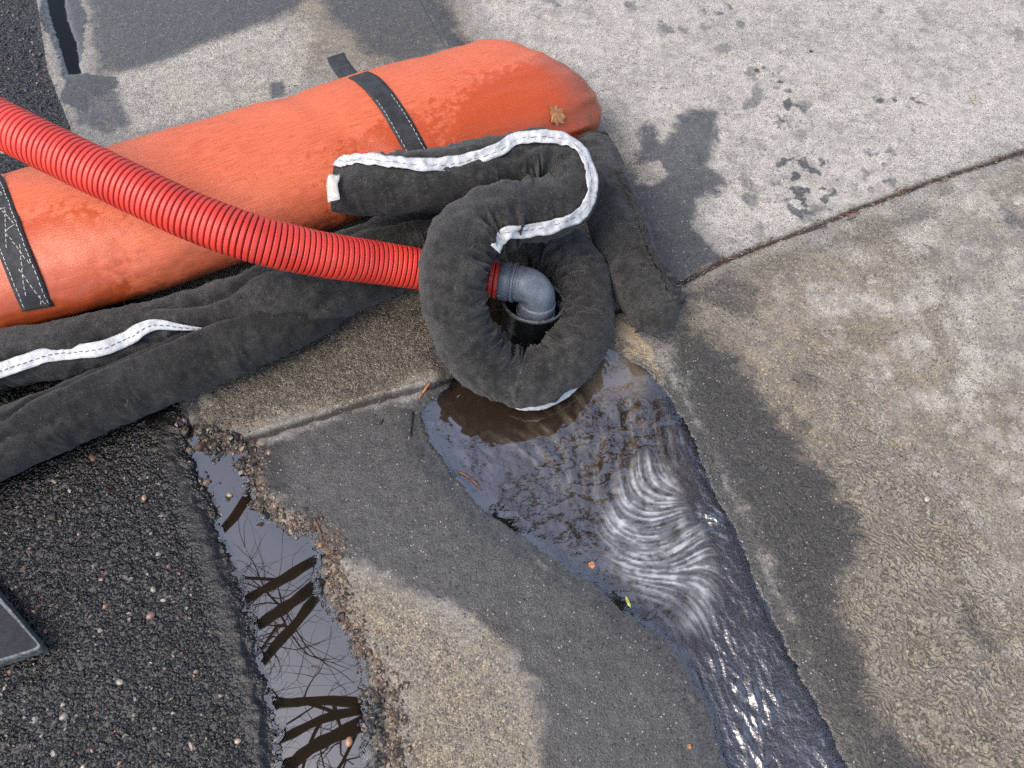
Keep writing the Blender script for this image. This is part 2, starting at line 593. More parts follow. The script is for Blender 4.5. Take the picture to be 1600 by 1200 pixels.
def base_height(u, v):
    dB, dF = u - asphalt_edge(v), u - flow_line(v)
    z = np.where(dB < 0, -0.012 * np.minimum(-dB, 4), 0)
    w = flow_line(v) - asphalt_edge(v)
    t = np.clip(dB / np.maximum(w, .2), 0, 1)
    z = np.where((dB >= 0) & (dF < 0), -0.012 * t ** 1.4, z)
    up = np.maximum(dF, 0)
    rise = -0.012 + 0.075 * np.minimum(up, .22) + 0.022 * np.clip(up - .22, 0, 4)
    return np.where(dF >= 0, rise, z)


Z_STREAM, Z_PUDDLE, Z_DARK = -0.0125, -0.009, -0.004
stream_poly = mapped([(700, 598), (655, 640), (668, 690), (715, 745), (760, 795), (830, 850), (890, 892), (940, 918), (990, 962), (1042, 1000),
                      (1075, 1050), (1110, 1120), (1140, 1210), (1160, 1300), (1380, 1300), (1332, 1205), (1262, 1065), (1182, 900),
                      (1112, 742), (1052, 620), (1020, 578), (985, 548), (950, 530), (905, 470), (760, 440), (730, 520), (715, 570)])
puddle_poly = mapped([(292, 668), (288, 700), (322, 772), (352, 850), (378, 940), (402, 1030), (430, 1130), (446, 1300), (580, 1300), (572, 1200),
                      (580, 1110), (562, 1030), (522, 968), (492, 925), (498, 872), (484, 838), (450, 828), (412, 800), (390, 752),
                      (380, 708), (340, 702), (318, 690)])
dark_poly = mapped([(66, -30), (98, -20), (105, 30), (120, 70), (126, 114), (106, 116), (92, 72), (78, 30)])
pit_poly = mapped([(368, 700), (398, 700), (392, 735), (402, 775), (440, 818), (492, 822), (515, 850), (522, 905), (540, 960), (566, 1010),
                   (600, 1070), (618, 1130), (622, 1300), (430, 1300), (380, 950), (330, 770), (285, 680)])

fine = 0.0026
xs = np.arange(-1.38, 1.42, fine)
ys = np.arange(-0.06, 2.02, fine)
far = np.geomspace(0.02, 60, 22)
xs = np.r_[xs[0] - far[::-1], xs, xs[-1] + far]
ys = np.r_[ys[0] - far[::-1], ys, ys[-1] + far]
X, Y = np.meshgrid(xs, ys)
Z = base_height(X, Y)
U, Vv = X * H / (H - np.minimum(Z, .3)), Y * H / (H - np.minimum(Z, .3))      # same point carried down to z = 0
near_m = (np.abs(X) < 1.6) & (Y > -.3) & (Y < 2.3)

w1 = fbm(U, Vv, 9, 3, 11)
w2 = fbm(U, Vv, 45, 3, 23)
w3 = fbm(U, Vv, 160, 2, 37)


def mask(pts, soft=.02, amp=.02, fineamp=.008, world=False):
    d = sdf(pts if world else mapped(pts), U, Vv) + amp * w1 + fineamp * 1.4 * w2 + fineamp * .5 * w3
    return sstep(soft, -soft, d)


dB = U - asphalt_edge(Vv) + .006 * w2 + .004 * w3
dF = U - flow_line(Vv)
dJ = Vv - cross_joint(U)
zero = np.zeros_like(U)

# --- relief
Z = Z + .0011 * w2 + .0016 * w1 * np.where(dB > 0, 1, .6)
# rough asphalt aggregate
asp = (dB < .01) & near_m
d1, d2, cid = worley(U[asp] + .002 * w3[asp], Vv[asp] + .002 * w2[asp], 120, 5)
e1, e2, eid = worley(U[asp], Vv[asp], 62, 9)
smooth_a = np.zeros_like(U)
tar = mask([(222, 640), (270, 640), (300, 745), (350, 850), (400, 1030), (440, 1200), (420, 1260), (330, 1260), (392, 1200), (372, 1080), (332, 960), (300, 850), (258, 740)], .012, .012)
smooth_a = np.maximum(smooth_a, tar)
rel = .0036 * np.sqrt(np.clip(1 - d1 * 1.35, 0, 1)) * (.4 + (cid & 255) / 255.) + .0028 * np.clip(1 - e1 * 1.6, 0, 1) * ((eid & 7) < 3)
Z[asp] += (rel - .003) * (1 - .8 * smooth_a[asp])
# joint across the slabs
jw = .0045 + .0015 * w2 + np.where(U > flow_line(Vv), .001, 0)
onslab = sstep(-.012, .0, dB)
dJw = dJ + .006 * w1 + .0035 * w2
groove = np.exp(-(dJw / np.maximum(jw, .002)) ** 2) * onslab
Z -= groove * np.where(dF > 0, .0075, .005)
lip = np.exp(-((dJw - .012) / .007) ** 2) * onslab * (dF < 0)
Z += lip * .003
# upper slab sits slightly proud of the lower gutter slab
Z += sstep(-.004, .004, dJw) * onslab * (dF < 0) * .003
# broken edge along the gutter slab and the hollow that holds the puddle
s_pit = sdf(pit_poly, U, Vv) + .010 * w1 + .012 * w2 + .006 * w3
cru = fbm(U, Vv, 75, 3, 51)
Z -= .010 * sstep(.008, -.014, s_pit) * (1 - .5 * np.clip(cru * 2, 0, 1))
Z += np.where(np.abs(s_pit) < .03, .004 * cru * sstep(.03, .0, np.abs(s_pit)), 0)
s_pud = sdf(puddle_poly, U, Vv) - .002 + .009 * w1 + .013 * w2 + .003 * w3
s_str = sdf(stream_poly, U, Vv) + .010 * w1 + .007 * w2 + .0012 * w3
s_drk = sdf(dark_poly, U, Vv) + .004 * w2 + .003 * w3


def hold(Z, s, zw, k_out, k_in, maxd, width):
    want = zw + np.where(s > 0, k_out * s, np.maximum(k_in * s, -maxd))
    w = sstep(width, width * .15, s)
    return Z * (1 - w) + (want + .35 * (Z - zw) * (s > 0)) * w


Z = hold(Z, s_pud, Z_PUDDLE, .22, .35, .022, .03)
rub = np.maximum(mask([(268, 640), (400, 690), (398, 760), (425, 815), (370, 830), (322, 780), (285, 700)], .02, .012),
                 mask([(545, 1075), (600, 1060), (610, 1200), (570, 1240), (556, 1150)], .02, .012))
rn = fbm(U, Vv, 42, 3, 181)
Z += rub * (.021 * np.clip(rn + .06, 0, 1) + .005 * np.clip(w3, 0, 1) * (rn > -.1))
Z = hold(Z, s_str, Z_STREAM, .10, .16, .020, .05)
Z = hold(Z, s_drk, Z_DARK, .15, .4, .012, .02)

# --- surface state, as attributes
wet = mask([(392, 705), (500, 665), (600, 632), (690, 606), (680, 690), (720, 750), (880, 885), (1060, 1015), (1110, 1120), (1145, 1260), (870, 1260),
            (838, 1120), (800, 1010), (770, 975), (690, 945), (600, 905), (530, 880), (505, 835), (440, 800), (400, 760)], .03, .03) * .92
wet = np.maximum(wet, mask([(1020, 520), (1075, 515), (1130, 545), (1200, 625), (1285, 720), (1330, 800), (1342, 880), (1305, 955), (1350, 1060), (1450, 1220), (1470, 1330), (1360, 1330), (1270, 1080), (1180, 890), (1050, 610)], .075, .045, .02))
wet = np.maximum(wet, mask([(1082, 168), (1118, 176), (1124, 212), (1108, 258), (1142, 284), (1122, 308), (1094, 318), (1088, 350), (1104, 372), (1130, 402), (1062, 452), (1000, 430), (950, 330), (985, 262), (998, 232), (1000, 198), (1018, 192), (1036, 222), (1060, 182)], .030, .014, .012) * .92)
wet *= 1 - mask([(990, 258), (1030, 252), (1042, 272), (1020, 290), (992, 288)], .012, .012) * .85
wet = np.maximum(wet, mask([(298, 704), (420, 660), (560, 628), (690, 590), (800, 500), (700, 460), (540, 490), (420, 550), (320, 610)], .03, .02) * .58)
wet = np.maximum(wet, mask([(640, 560), (700, 480), (760, 560), (760, 640), (690, 605)], .03, .02) * .9)
wet = np.maximum(wet, mask([(268, 640), (312, 620), (330, 690), (300, 708)], .02, .02) * .9)
wet = np.maximum(wet, mask([(118, -10), (138, 25), (130, 70), (122, 112), (142, 118), (178, 124), (184, 140), (140, 158), (142, 185), (112, 170), (92, 160), (108, 130), (96, 100), (60, 20), (70, -30)], .010, .012) * .95)
wet = np.maximum(wet, mask([(128, -40), (490, -40), (478, 12), (390, 50), (300, 80), (230, 112), (150, 118)], .03, .02) * .7)
wet = np.maximum(wet, mask([(150, 118), (178, 124), (206, 196), (170, 215), (120, 200), (100, 150)], .015, .015) * .6)
wet = np.maximum(wet, mask([(420, 130), (446, 126), (452, 150), (424, 156)], .012, .01) * .75)
wet = np.maximum(wet, mask([(480, -40), (700, -40), (730, 70), (640, 110), (560, 90), (500, 30)], .05, .04) * .66)
wet = np.maximum(wet, mask([(640, -40), (672, -40), (700, 30), (730, 72), (700, 80), (670, 40)], .02, .02) * .8)
wet = np.maximum(wet, mask([(918, 160), (960, 230), (990, 262), (960, 360), (900, 250)], .03, .02) * .45)
wet = np.maximum(wet, mask([(1140, 420), (1190, 450), (1182, 500), (1130, 495), (1060, 460)], .02, .02) * .55)
wet = np.maximum(wet, mask([(1090, 430), (1260, 372), (1430, 312), (1500, 320), (1420, 372), (1300, 402), (1200, 440)], .03, .03) * .40)
for pts, a in (([(1196, 108), (1232, 104), (1250, 170), (1252, 190), (1212, 208), (1198, 190), (1222, 160)], .6),
               ([(1212, 230), (1300, 250), (1310, 330), (1240, 352), (1210, 300)], .55),
               ([(1360, 150), (1440, 148), (1450, 160), (1370, 168)], .5), ([(1025, 22), (1044, 24), (1040, 42), (1026, 38)], .5),
               ([(1090, 8), (1160, 4), (1150, 26), (1100, 30)], .4), ([(1036, 138), (1052, 140), (1048, 146)], .7),
               ([(900, 0), (925, -2), (920, 10)], .6), ([(1330, 230), (1420, 210), (1400, 300), (1340, 300)], .35)):
    m = mask(pts, .03, .03, .02) * sstep(-.12, .32, fbm(U, Vv, 34, 3, 77))
    wet = np.maximum(wet, m * a * 1.7)
bl = sstep(-.02, .40, fbm(U, Vv, 15, 4, 131)) * sstep(-.25, .25, fbm(U, Vv, 3.1, 2, 137))
drive = sstep(.05, .25, dF)
wet = np.maximum(wet, bl * drive * np.where(dJ > 0, .56, .52))
wet = np.maximum(wet, sstep(.03, .0, np.abs(dJ + .02)) * drive * .3)
wet = np.maximum(wet, sstep(.045, .0, s_str))
wet = np.maximum(wet, sstep(.02, .0, s_pud))
film = np.maximum(sstep(.06, .0, s_str + .022 * w2 + .02 * w1) * .9, mask([(640, 615), (690, 606), (735, 750), (690, 740), (640, 690)], .02, .02) * .9)
film *= 1 - .75 * sstep(.0, .03, dF + .0)
film *= 1 - .8 * sstep(.05, .02, np.abs(s_pit))
film = np.maximum(film, sstep(.012, .0, s_drk) * .8)

warm = mask([(1010, 470), (1150, 412), (1300, 352), (1700, 222), (1900, 1350), (1330, 1350), (1200, 900), (1060, 560)], .05, .05) * .85
warm *= 1 - .55 * mask([(1400, 330), (1700, 240), (1700, 620), (1500, 600), (1420, 480)], .1, .08)
warm = np.maximum(warm, mask([(298, 704), (420, 662), (560, 628), (690, 590), (800, 500), (700, 440), (540, 450), (420, 500), (320, 580)], .02, .02))
warm = np.maximum(warm, mask([(545, 880), (640, 930), (770, 985), (820, 1060), (850, 1140), (860, 1300), (600, 1300), (612, 1100), (560, 980), (535, 900)], .05, .04) * .85)
warm = np.maximum(warm, mask([(420, -40), (720, -40), (740, 70), (640, 130), (480, 110)], .06, .05) * .6)
warm = np.maximum(warm, mask([(885, 240), (960, 150), (1010, 250), (1050, 420), (1000, 480)], .06, .04) * .5)
warm = np.maximum(warm, sstep(.02, -.02, np.abs(s_pit) - .02) * .9)
wet = np.maximum(wet, rub * .95)
pale = mask([(700, -60), (1800, -60), (1800, 190), (1600, 232), (1430, 288), (1280, 346), (1150, 396), (1100, 350), (1010, 230), (900, 130), (760, 40)], .06, .05)
pale = np.maximum(pale, mask([(180, 118), (300, 78), (400, 44), (480, 22), (490, 60), (470, 130), (440, 160), (300, 185), (210, 205)], .015, .012) * .75)
blot = sstep(-.08, .22, fbm(U, Vv, 11, 5, 91, .62))
pale = np.maximum(pale, mask([(1200, 330), (1700, 220), (1800, 1000), (1500, 900), (1440, 760), (1300, 600), (1230, 470)], .08, .06) * blot * .85)
pale = np.maximum(pale, sstep(.05, .35, fbm(U, Vv, 24, 4, 97, .6)) * sstep(.16, .4, dF) * (dJ < 0) * .5)
agg = mask([(298, 704), (420, 662), (560, 628), (690, 590), (800, 500), (700, 440), (540, 450), (420, 500), (320, 580)], .03, .02) * 1.0
agg = np.maximum(agg, mask([(130, -40), (480, -40), (500, 110), (440, 160), (210, 205), (150, 118)], .02, .02) * .5)
agg = np.maximum(agg, mask([(545, 890), (770, 985), (850, 1140), (860, 1300), (600, 1300), (612, 1100), (560, 980)], .06, .04) * .6)
agg = np.maximum(agg, .26)
dirt = np.clip(groove * 1.1 + sstep(.02, .0, np.abs(dJw)) * onslab * (.25 + .5 * w2), 0, 1)
dirt = np.maximum(dirt, sstep(.030, .0, np.abs(s_pit + .006)) * .55 * sstep(.25, -.25, cru))
dirt = np.maximum(dirt, mask([(690, 10), (720, 40), (745, 80), (725, 80), (700, 45)], .012, .02) * .5)
dirt = np.maximum(dirt, mask([(402, 700), (440, 690), (450, 760), (460, 810), (430, 800), (405, 755)], .012, .012) * .6)
lines = np.maximum(wet * (U > flow_line(Vv)) * (Vv < cross_joint(U)), mask([(1280, 560), (1420, 700), (1600, 900), (1700, 1300), (1300, 1300), (1300, 960)], .1, .06))
sand = mask([(958, 500), (1000, 512), (1024, 552), (1046, 602), (1030, 596), (1010, 572), (985, 560), (950, 540)], .010, .010)
Z += sand * .006
film *= 1 - sand
wet *= 1 - .6 * sand
dry_a = .5 * mask([(-80, -60), (62, -60), (66, 0), (70, 28), (20, 35), (-80, 45)], .03, .02)
dry_a = np.maximum(dry_a, mask([(50, -60), (62, 0), (78, 60), (82, 120), (60, 60), (46, 0)], .012, .01) * .6)
for k_ in ('wet', 'warm', 'pale', 'agg', 'dirt', 'lines', 'sand', 'film'):
    pass
Z = np.where(np.isfinite(Z), Z, 0)

cx, cy = (X[:-1, :-1] + X[1:, 1:]) / 2, (Y[:-1, :-1] + Y[1:, 1:]) / 2
zc = base_height(cx, cy)
cu, cv = cx * H / (H - np.minimum(zc, .3)), cy * H / (H - np.minimum(zc, .3))
nr, nc = X.shape
quads = grid_faces(nr, nc).reshape(nr - 1, nc - 1, 4)
left_of_edge = cu < asphalt_edge(cv)
left_of_flow = cu < flow_line(cv)
above_joint = cv > cross_joint(cu)
VERT = np.stack([X, Y, Z], -1).reshape(-1, 3)
A_CON = dict(wet=wet, warm=warm, pale=pale, agg=agg, dirt=dirt, lines=lines, sand=sand, film=film)
A_ASP = dict(smooth=smooth_a, dry=dry_a)


def ground_piece(name, sel, mat, attrs):
    q = quads[sel]
    ids, inv = np.unique(q, return_inverse=True)
    o = mesh_obj(name, VERT[ids], inv.reshape(-1, 4), mat, attrs={k: np.clip(a.ravel()[ids], 0, 1) for k, a in attrs.items()})
    return tag(o, kind='structure')


ground_piece('asphalt_road', left_of_edge, M_ASP, A_ASP)
ground_piece('gutter_slab', ~left_of_edge & left_of_flow & ~above_joint, M_CON, A_CON)
ground_piece('gutter_slab', ~left_of_edge & left_of_flow & above_joint, M_CON, A_CON)
ground_piece('driveway_slab', ~left_of_edge & ~left_of_flow & ~above_joint, M_CON, A_CON)
ground_piece('driveway_slab', ~left_of_edge & ~left_of_flow & above_joint, M_CON, A_CON)

ZG = Z


def ground_z(x, y):
    i = int(np.clip(np.searchsorted(ys, y), 1, len(ys) - 1))
    j = int(np.clip(np.searchsorted(xs, x), 1, len(xs) - 1))
    return float(ZG[i, j])


def on_ground(px, py, lift=0.0):
    z = 0.0
    for _ in range(4):
        p = G(px, py, z)
        z = ground_z(p[0], p[1]) + lift
    return G(px, py, z)


# ------------------------------------------------------------------ water
def lic(x, y, vx, vy, h, tex, steps, blur_dir=True):
    """average tex along the flow (vx, vy) on a regular grid of step h"""
    n0, n1 = x.shape
    I, J = np.meshgrid(np.arange(n0, dtype=np.float32), np.arange(n1, dtype=np.float32), indexing='ij')
    acc, cnt = tex.copy(), 1

    def samp(a, i, j):
        i = np.clip(i, 0, n0 - 1.001)
        j = np.clip(j, 0, n1 - 1.001)
        i0, j0 = i.astype(int), j.astype(int)
        fi, fj = i - i0, j - j0
        return (a[i0, j0] * (1 - fi) * (1 - fj) + a[i0 + 1, j0] * fi * (1 - fj) + a[i0, j0 + 1] * (1 - fi) * fj + a[i0 + 1, j0 + 1] * fi * fj)
    for sgn in (1, -1):
        i, j = I.copy(), J.copy()
        for _ in range(steps):
            a, b = samp(vx, i, j), samp(vy, i, j)
            j = j + sgn * a
            i = i + sgn * b
            acc = acc + samp(tex, i, j)
            cnt += 1
    return acc / cnt


def water(name, poly, s_all, zw, mat, flow=None, ripple=0.0, steep=.3, off=0.0):
    h = .0022
    lo, hi = poly.min(0) - .03, poly.max(0) + .03
    gx, gy = np.meshgrid(np.arange(lo[0], hi[0], h), np.arange(lo[1], hi[1], h))
    f = H / (H - zw)
    u, v = gx * f, gy * f
    a1, a2, a3 = fbm(u, v, 9, 3, 11), fbm(u, v, 45, 3, 23), fbm(u, v, 160, 2, 37)
    k = s_all
    s = sdf(poly, u, v) - off + k[0] * a1 + k[1] * a2 + k[2] * a3
    z = np.full_like(u, zw)
    foam, silt = np.zeros_like(u), np.zeros_like(u)
    chop = np.zeros_like(u)
    if flow is not None:
        q = np.array([[*G2(p[0], p[1]), p[2], -p[3]] for p in flow])
        q[:, 2:] = unit(q[:, 2:])
        vx, vy, ww = np.zeros_like(u), np.zeros_like(u), np.zeros_like(u)
        for p in q:
            w = np.exp(-((u - p[0]) ** 2 + (v - p[1]) ** 2) / (2 * .045 ** 2)) + 1e-9
            vx += w * p[2]
            vy += w * p[3]
        m = np.hypot(vx, vy) + 1e-12
        vx, vy = vx / m, vy / m
        tex = fbm(u, v, 200, 3, 61, .75).astype(np.float32)
        L1 = lic(u, v, vx, vy, h, tex, 12)
        L2 = lic(u, v, vx, vy, h, fbm(u, v, 110, 4, 67, .8).astype(np.float32), 19)
        L3 = lic(u, v, vx, vy, h, fbm(u, v, 95, 2, 71).astype(np.float32), 4)
        L1, L2, L3 = (a / (a.std() + 1e-9) for a in (L1, L2, L3))
        mk = lambda pts, soft: sstep(soft, -soft, sdf(mapped(pts), u, v) + .012 * a1 + .006 * a2)
        swirl = mk([(960, 770), (1000, 715), (1050, 730), (1070, 800), (1105, 860), (1118, 930), (1095, 978), (1066, 978), (1080, 940), (1010, 925), (955, 880), (938, 830)], .022)
        veil = mk([(900, 600), (1000, 560), (1030, 640), (1060, 760), (1000, 780), (940, 800), (850, 760), (780, 700), (860, 650)], .05)
        Lw = lic(u, v, vx, vy, h, fbm(u, v, 60, 3, 91).astype(np.float32), 18)
        Lw = Lw / Lw.std()
        ridge = np.exp(-(L2 / .30) ** 2) * sstep(-.9, 1.0, Lw)
        foam = np.clip(swirl * (.22 + .58 * sstep(-1.2, 2.4, .8 * Lw + .5 * L2 + .6 * L1 + 2.2 * a2) + .22 * ridge * sstep(-.3, .6, L1)), 0, 1)
        foam = np.maximum(foam, veil * np.exp(-(L2 / .3) ** 2) * sstep(.2, 1.6, Lw + 1.5 * a1) * .28)
        foam = foam * (.35 + .65 * sstep(-.55, .35, fbm(u, v, 70, 3, 151) + .35 * L1))
        tail = mk([(1075, 900), (1115, 900), (1105, 985), (1066, 982)], .015)
        foam = np.maximum(foam, tail * sstep(-.8, 1.6, .6 * L2 + .7 * L1) * .5)
        silt = veil * sstep(-1.4, 2.6, Lw + 2.5 * a2) * .42
        silt = np.maximum(silt, mk([(880, 570), (960, 525), (1030, 560), (1000, 620), (930, 620)], .03) * .7)
        calm = mk([(640, 600), (760, 600), (900, 610), (880, 690), (760, 690), (690, 700)], .03)
        calm = np.maximum(calm, np.maximum(swirl * .9, veil * .55))
        fast = mk([(1040, 620), (1120, 740), (1260, 1060), (1400, 1320), (1130, 1320), (1090, 1060), (1110, 900), (1060, 740)], .04)
        amp = ripple * (.30 + .95 * sstep(-.35, .5, fbm(u + .03 * a2, v, 13, 2, 141))) * (1 - .85 * calm) * (.55 + .35 * fast) * sstep(.0, -.03, s)
        z = z + amp * (L3 * (.10 + .60 * fast) * (1 - .8 * swirl) + .05 * L1 + 1.1 * fbm(u, v, 40, 2, 83) * (.35 + .65 * fast) + .75 * fbm(u, v, 85, 2, 87) * (.3 + .7 * fast)) + ripple * 1.6 * fbm(u + .02 * a2, v + .02 * a1, 17, 2, 89) * sstep(0, -.04, s)
        chop = .02 + 1.1 * fast * sstep(0, -.02, s) + .1 * (1 - calm) * sstep(0, -.02, s)
    # the surface curls up a little where it meets the ground
    z = z + (.0 if flow is not None else .0004) * np.exp(-(np.maximum(-s, 0) / .0035) ** 2)
    keep = (s[:-1, :-1] < .012) | (s[1:, 1:] < .012)
    q = grid_faces(*gx.shape).reshape(gx.shape[0] - 1, gx.shape[1] - 1, 4)[keep]
    ids, inv = np.unique(q, return_inverse=True)
    V = np.stack([gx, gy, z], -1).reshape(-1, 3)[ids]
    depth = np.clip(-s * steep, 0, .03)
    o = mesh_obj(name, V, inv.reshape(-1, 4), mat, attrs={'depth': depth.ravel()[ids], 'foam': np.clip(foam, 0, 1).ravel()[ids],
                                                          'silt': np.clip(silt, 0, 1).ravel()[ids], 'chop': chop.ravel()[ids]})
    return tag(o, kind='structure')


FLOW = [(720, 640, 1, .4), (720, 700, 1, .8), (800, 640, 1, .5), (860, 690, .7, .8), (800, 770, 1, .7), (880, 620, .4, 1), (930, 580, .8, .6),
        (990, 600, .4, 1), (960, 660, .1, 1), (930, 730, -.1, 1), (890, 800, .4, 1), (920, 880, .8, .5), (1000, 690, -.1, 1), (985, 750, -.4, 1),
        (950, 800, -.2, 1), (950, 850, .6, .8), (990, 890, 1, .5), (1035, 905, 1, -.25), (1070, 880, .5, -1), (1085, 850, .1, -1), (1015, 850, 1, .1),
        (1050, 830, .6, -.8), (1005, 800, .8, .5), (1030, 790, .6, -.7), (1090, 930, .1, 1), (1080, 970, .2, 1), (1040, 960, 1, .5),
        (1050, 680, .3, 1), (1080, 760, .3, 1), (1120, 830, .35, 1), (1150, 900, .4, 1), (1180, 980, .4, 1), (1130, 1000, .3, 1), (1220, 1060, .42, 1),
        (1150, 1080, .3, 1), (1260, 1150, .45, 1), (1180, 1170, .2, 1), (1300, 1220, .45, 1), (1200, 1250, .3, 1)]
water('runoff_water', stream_poly, (.010, .007, .0012), Z_STREAM, M_STREAM, FLOW, .0011)
water('puddle_water', puddle_poly, (.009, .013, .003), Z_PUDDLE, M_PUDDLE, off=.002)
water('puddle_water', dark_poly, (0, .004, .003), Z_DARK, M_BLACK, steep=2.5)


# ------------------------------------------------------------------ tubes
class Tube:
    """a swept tube kept as a grid of points, so that things can be laid on it"""
    def __init__(self, pts, radii, n, m, up=(0, 0, 1)):
        P = np.array([[*p[:3], r] for p, r in zip(pts, radii)], float)
        Q, self.s = smooth_path(P, n)
        c = Q[:, :3]
        self.c, self.r = c, Q[:, 3]
        t = unit(np.gradient(c, axis=0))
        side = unit(np.cross(t, np.array(up, float)))
        upv = np.cross(side, t)
        self.t, self.side, self.up = t, side, upv
        dt = np.gradient(t, self.s, axis=0)
        self.kap = (dt * side).sum(1)                      # > 0: bends towards side
        self.th = np.linspace(0, 2 * math.pi, m, endpoint=False)
        self.n, self.m = n, m

    def build(self, disp=None, rx=1.0, rz=1.0):
        S_, T_ = np.meshgrid(self.s, self.th, indexing='ij')
        r = self.r[:, None] * np.ones_like(S_)
        if disp is not None:
            r = r + disp(S_, T_, self)
        rx = rx if np.ndim(rx) == 0 else np.asarray(rx)[:, None]
        rz = rz if np.ndim(rz) == 0 else np.asarray(rz)[:, None]
        self.P = self.c[:, None] + self.side[:, None] * (np.cos(T_) * r * rx)[..., None] + self.up[:, None] * (np.sin(T_) * r * rz)[..., None]
        return self

    def mesh(self, name, mat, parent=None, attrs=None, caps=True, midx=None):
        n, m = self.n, self.m
        V = self.P.reshape(-1, 3)
        F = grid_faces(n, m, True)[:, ::-1]
        if caps:
            V = np.vstack([V, self.P[0].mean(0), self.P[-1].mean(0)])
            a, b = n * m, n * m + 1
            k = np.arange(m)
            k2 = (k + 1) % m
            F = np.vstack([F, np.stack([k, k2, np.full(m, a), np.full(m, a)], 1), np.stack([(n - 1) * m + k2, (n - 1) * m + k, np.full(m, b), np.full(m, b)], 1)])
            F = [tuple(dict.fromkeys(map(int, f))) for f in F]
            attrs = {kk: np.r_[np.asarray(aa).ravel(), [np.asarray(aa)[0].mean(), np.asarray(aa)[-1].mean()]] for kk, aa in (attrs or {}).items()}
        self.V, self.F = V, F
        self.tree = None
        return mesh_obj(name, V, F, mat, parent, attrs={kk: np.asarray(aa).ravel() for kk, aa in (attrs or {}).items()})

    def hit(self, px, py):
        if self.tree is None:
            self.tree = BVHTree.FromPolygons([tuple(v) for v in self.V.tolist()], [tuple(map(int, f)) for f in self.F])
        d = Vector(ray(px, py)).normalized()
        loc, nrm, idx, dist = self.tree.ray_cast(Vector((0, 0, H)), d)
        if loc is None:
            best = None
            for k in np.linspace(.8, 2.2, 60):
                q = Vector((0, 0, H)) + d * k
                l2, n2, i2, d2 = self.tree.find_nearest(q)
                if best is None or d2 < best[0]:
                    best = (d2, l2, n2)
            loc, nrm = best[1], best[2]
        if nrm.dot(d) > 0:
            nrm = -nrm
        return np.array(loc), np.array(nrm)


def ribbon(name, P, Nn, width, mat, parent=None, thick=.0012, nw=5, lift=.001, wave=0.0, seed=0, n=None, tilt=None, attrs=True):
    """a strip of cloth along points P whose face looks along Nn"""
    P, Nn = np.asarray(P, float), unit(np.asarray(Nn, float))
    n = n or max(12, int(np.linalg.norm(np.diff(P, axis=0), axis=1).sum() / .004))
    Q, s = smooth_path(np.c_[P, Nn], n)
    c, nn = Q[:, :3], unit(Q[:, 3:6])
    t = unit(np.gradient(c, axis=0))
    w = unit(np.cross(nn, t))
    nn = np.cross(t, w)
    a = np.linspace(-.5, .5, nw)
    S_, A_ = np.meshgrid(s, a, indexing='ij')
    if callable(width):
        width = np.array([width(k / (n - 1)) for k in range(n)])
    wid = width if np.ndim(width) else np.full(n, width)
    off = lift + wave * (perlin(S_ * 55, A_ * 2.2 + seed * 3.1, seed) + .8 * perlin(S_ * 120, A_ * 1.2, seed + 5) + .3)
    edge = .16 * wave / .003 * perlin(S_ * 40, np.sign(A_) * 4 + seed, seed + 9) if wave else 0
    top = c[:, None] + w[:, None] * (A_ * (wid[:, None]) * (1 + edge))[..., None] + nn[:, None] * off[..., None]
    bot = top - nn[:, None] * thick
    V = np.vstack([top.reshape(-1, 3), bot.reshape(-1, 3)])
    F = grid_faces(n, nw)
    N_ = n * nw
    F2 = F[:, ::-1] + N_
    rim = []
    i = np.arange(n - 1)
    for cidx, flip in ((0, False), (nw - 1, True)):
        q = np.stack([i * nw + cidx, (i + 1) * nw + cidx, (i + 1) * nw + cidx + N_, i * nw + cidx + N_], 1)
        rim.append(q[:, ::-1] if flip else q)
    j = np.arange(nw - 1)
    for row, flip in ((0, True), (n - 1, False)):
        q = np.stack([row * nw + j, row * nw + j + 1, row * nw + j + 1 + N_, row * nw + j + N_], 1)
        rim.append(q[:, ::-1] if flip else q)
    F = np.vstack([F, F2] + rim)
    at = {'along': np.r_[S_.ravel(), S_.ravel()], 'round': np.r_[(A_ * width if np.ndim(width) == 0 else A_ * .03).ravel()] .repeat(1)} if attrs else {}
    if attrs:
        at['round'] = np.r_[at['round'], at['round']]
    o = mesh_obj(name, V, F, mat, parent, attrs=at)
    o_top = top
    return o, top, nn


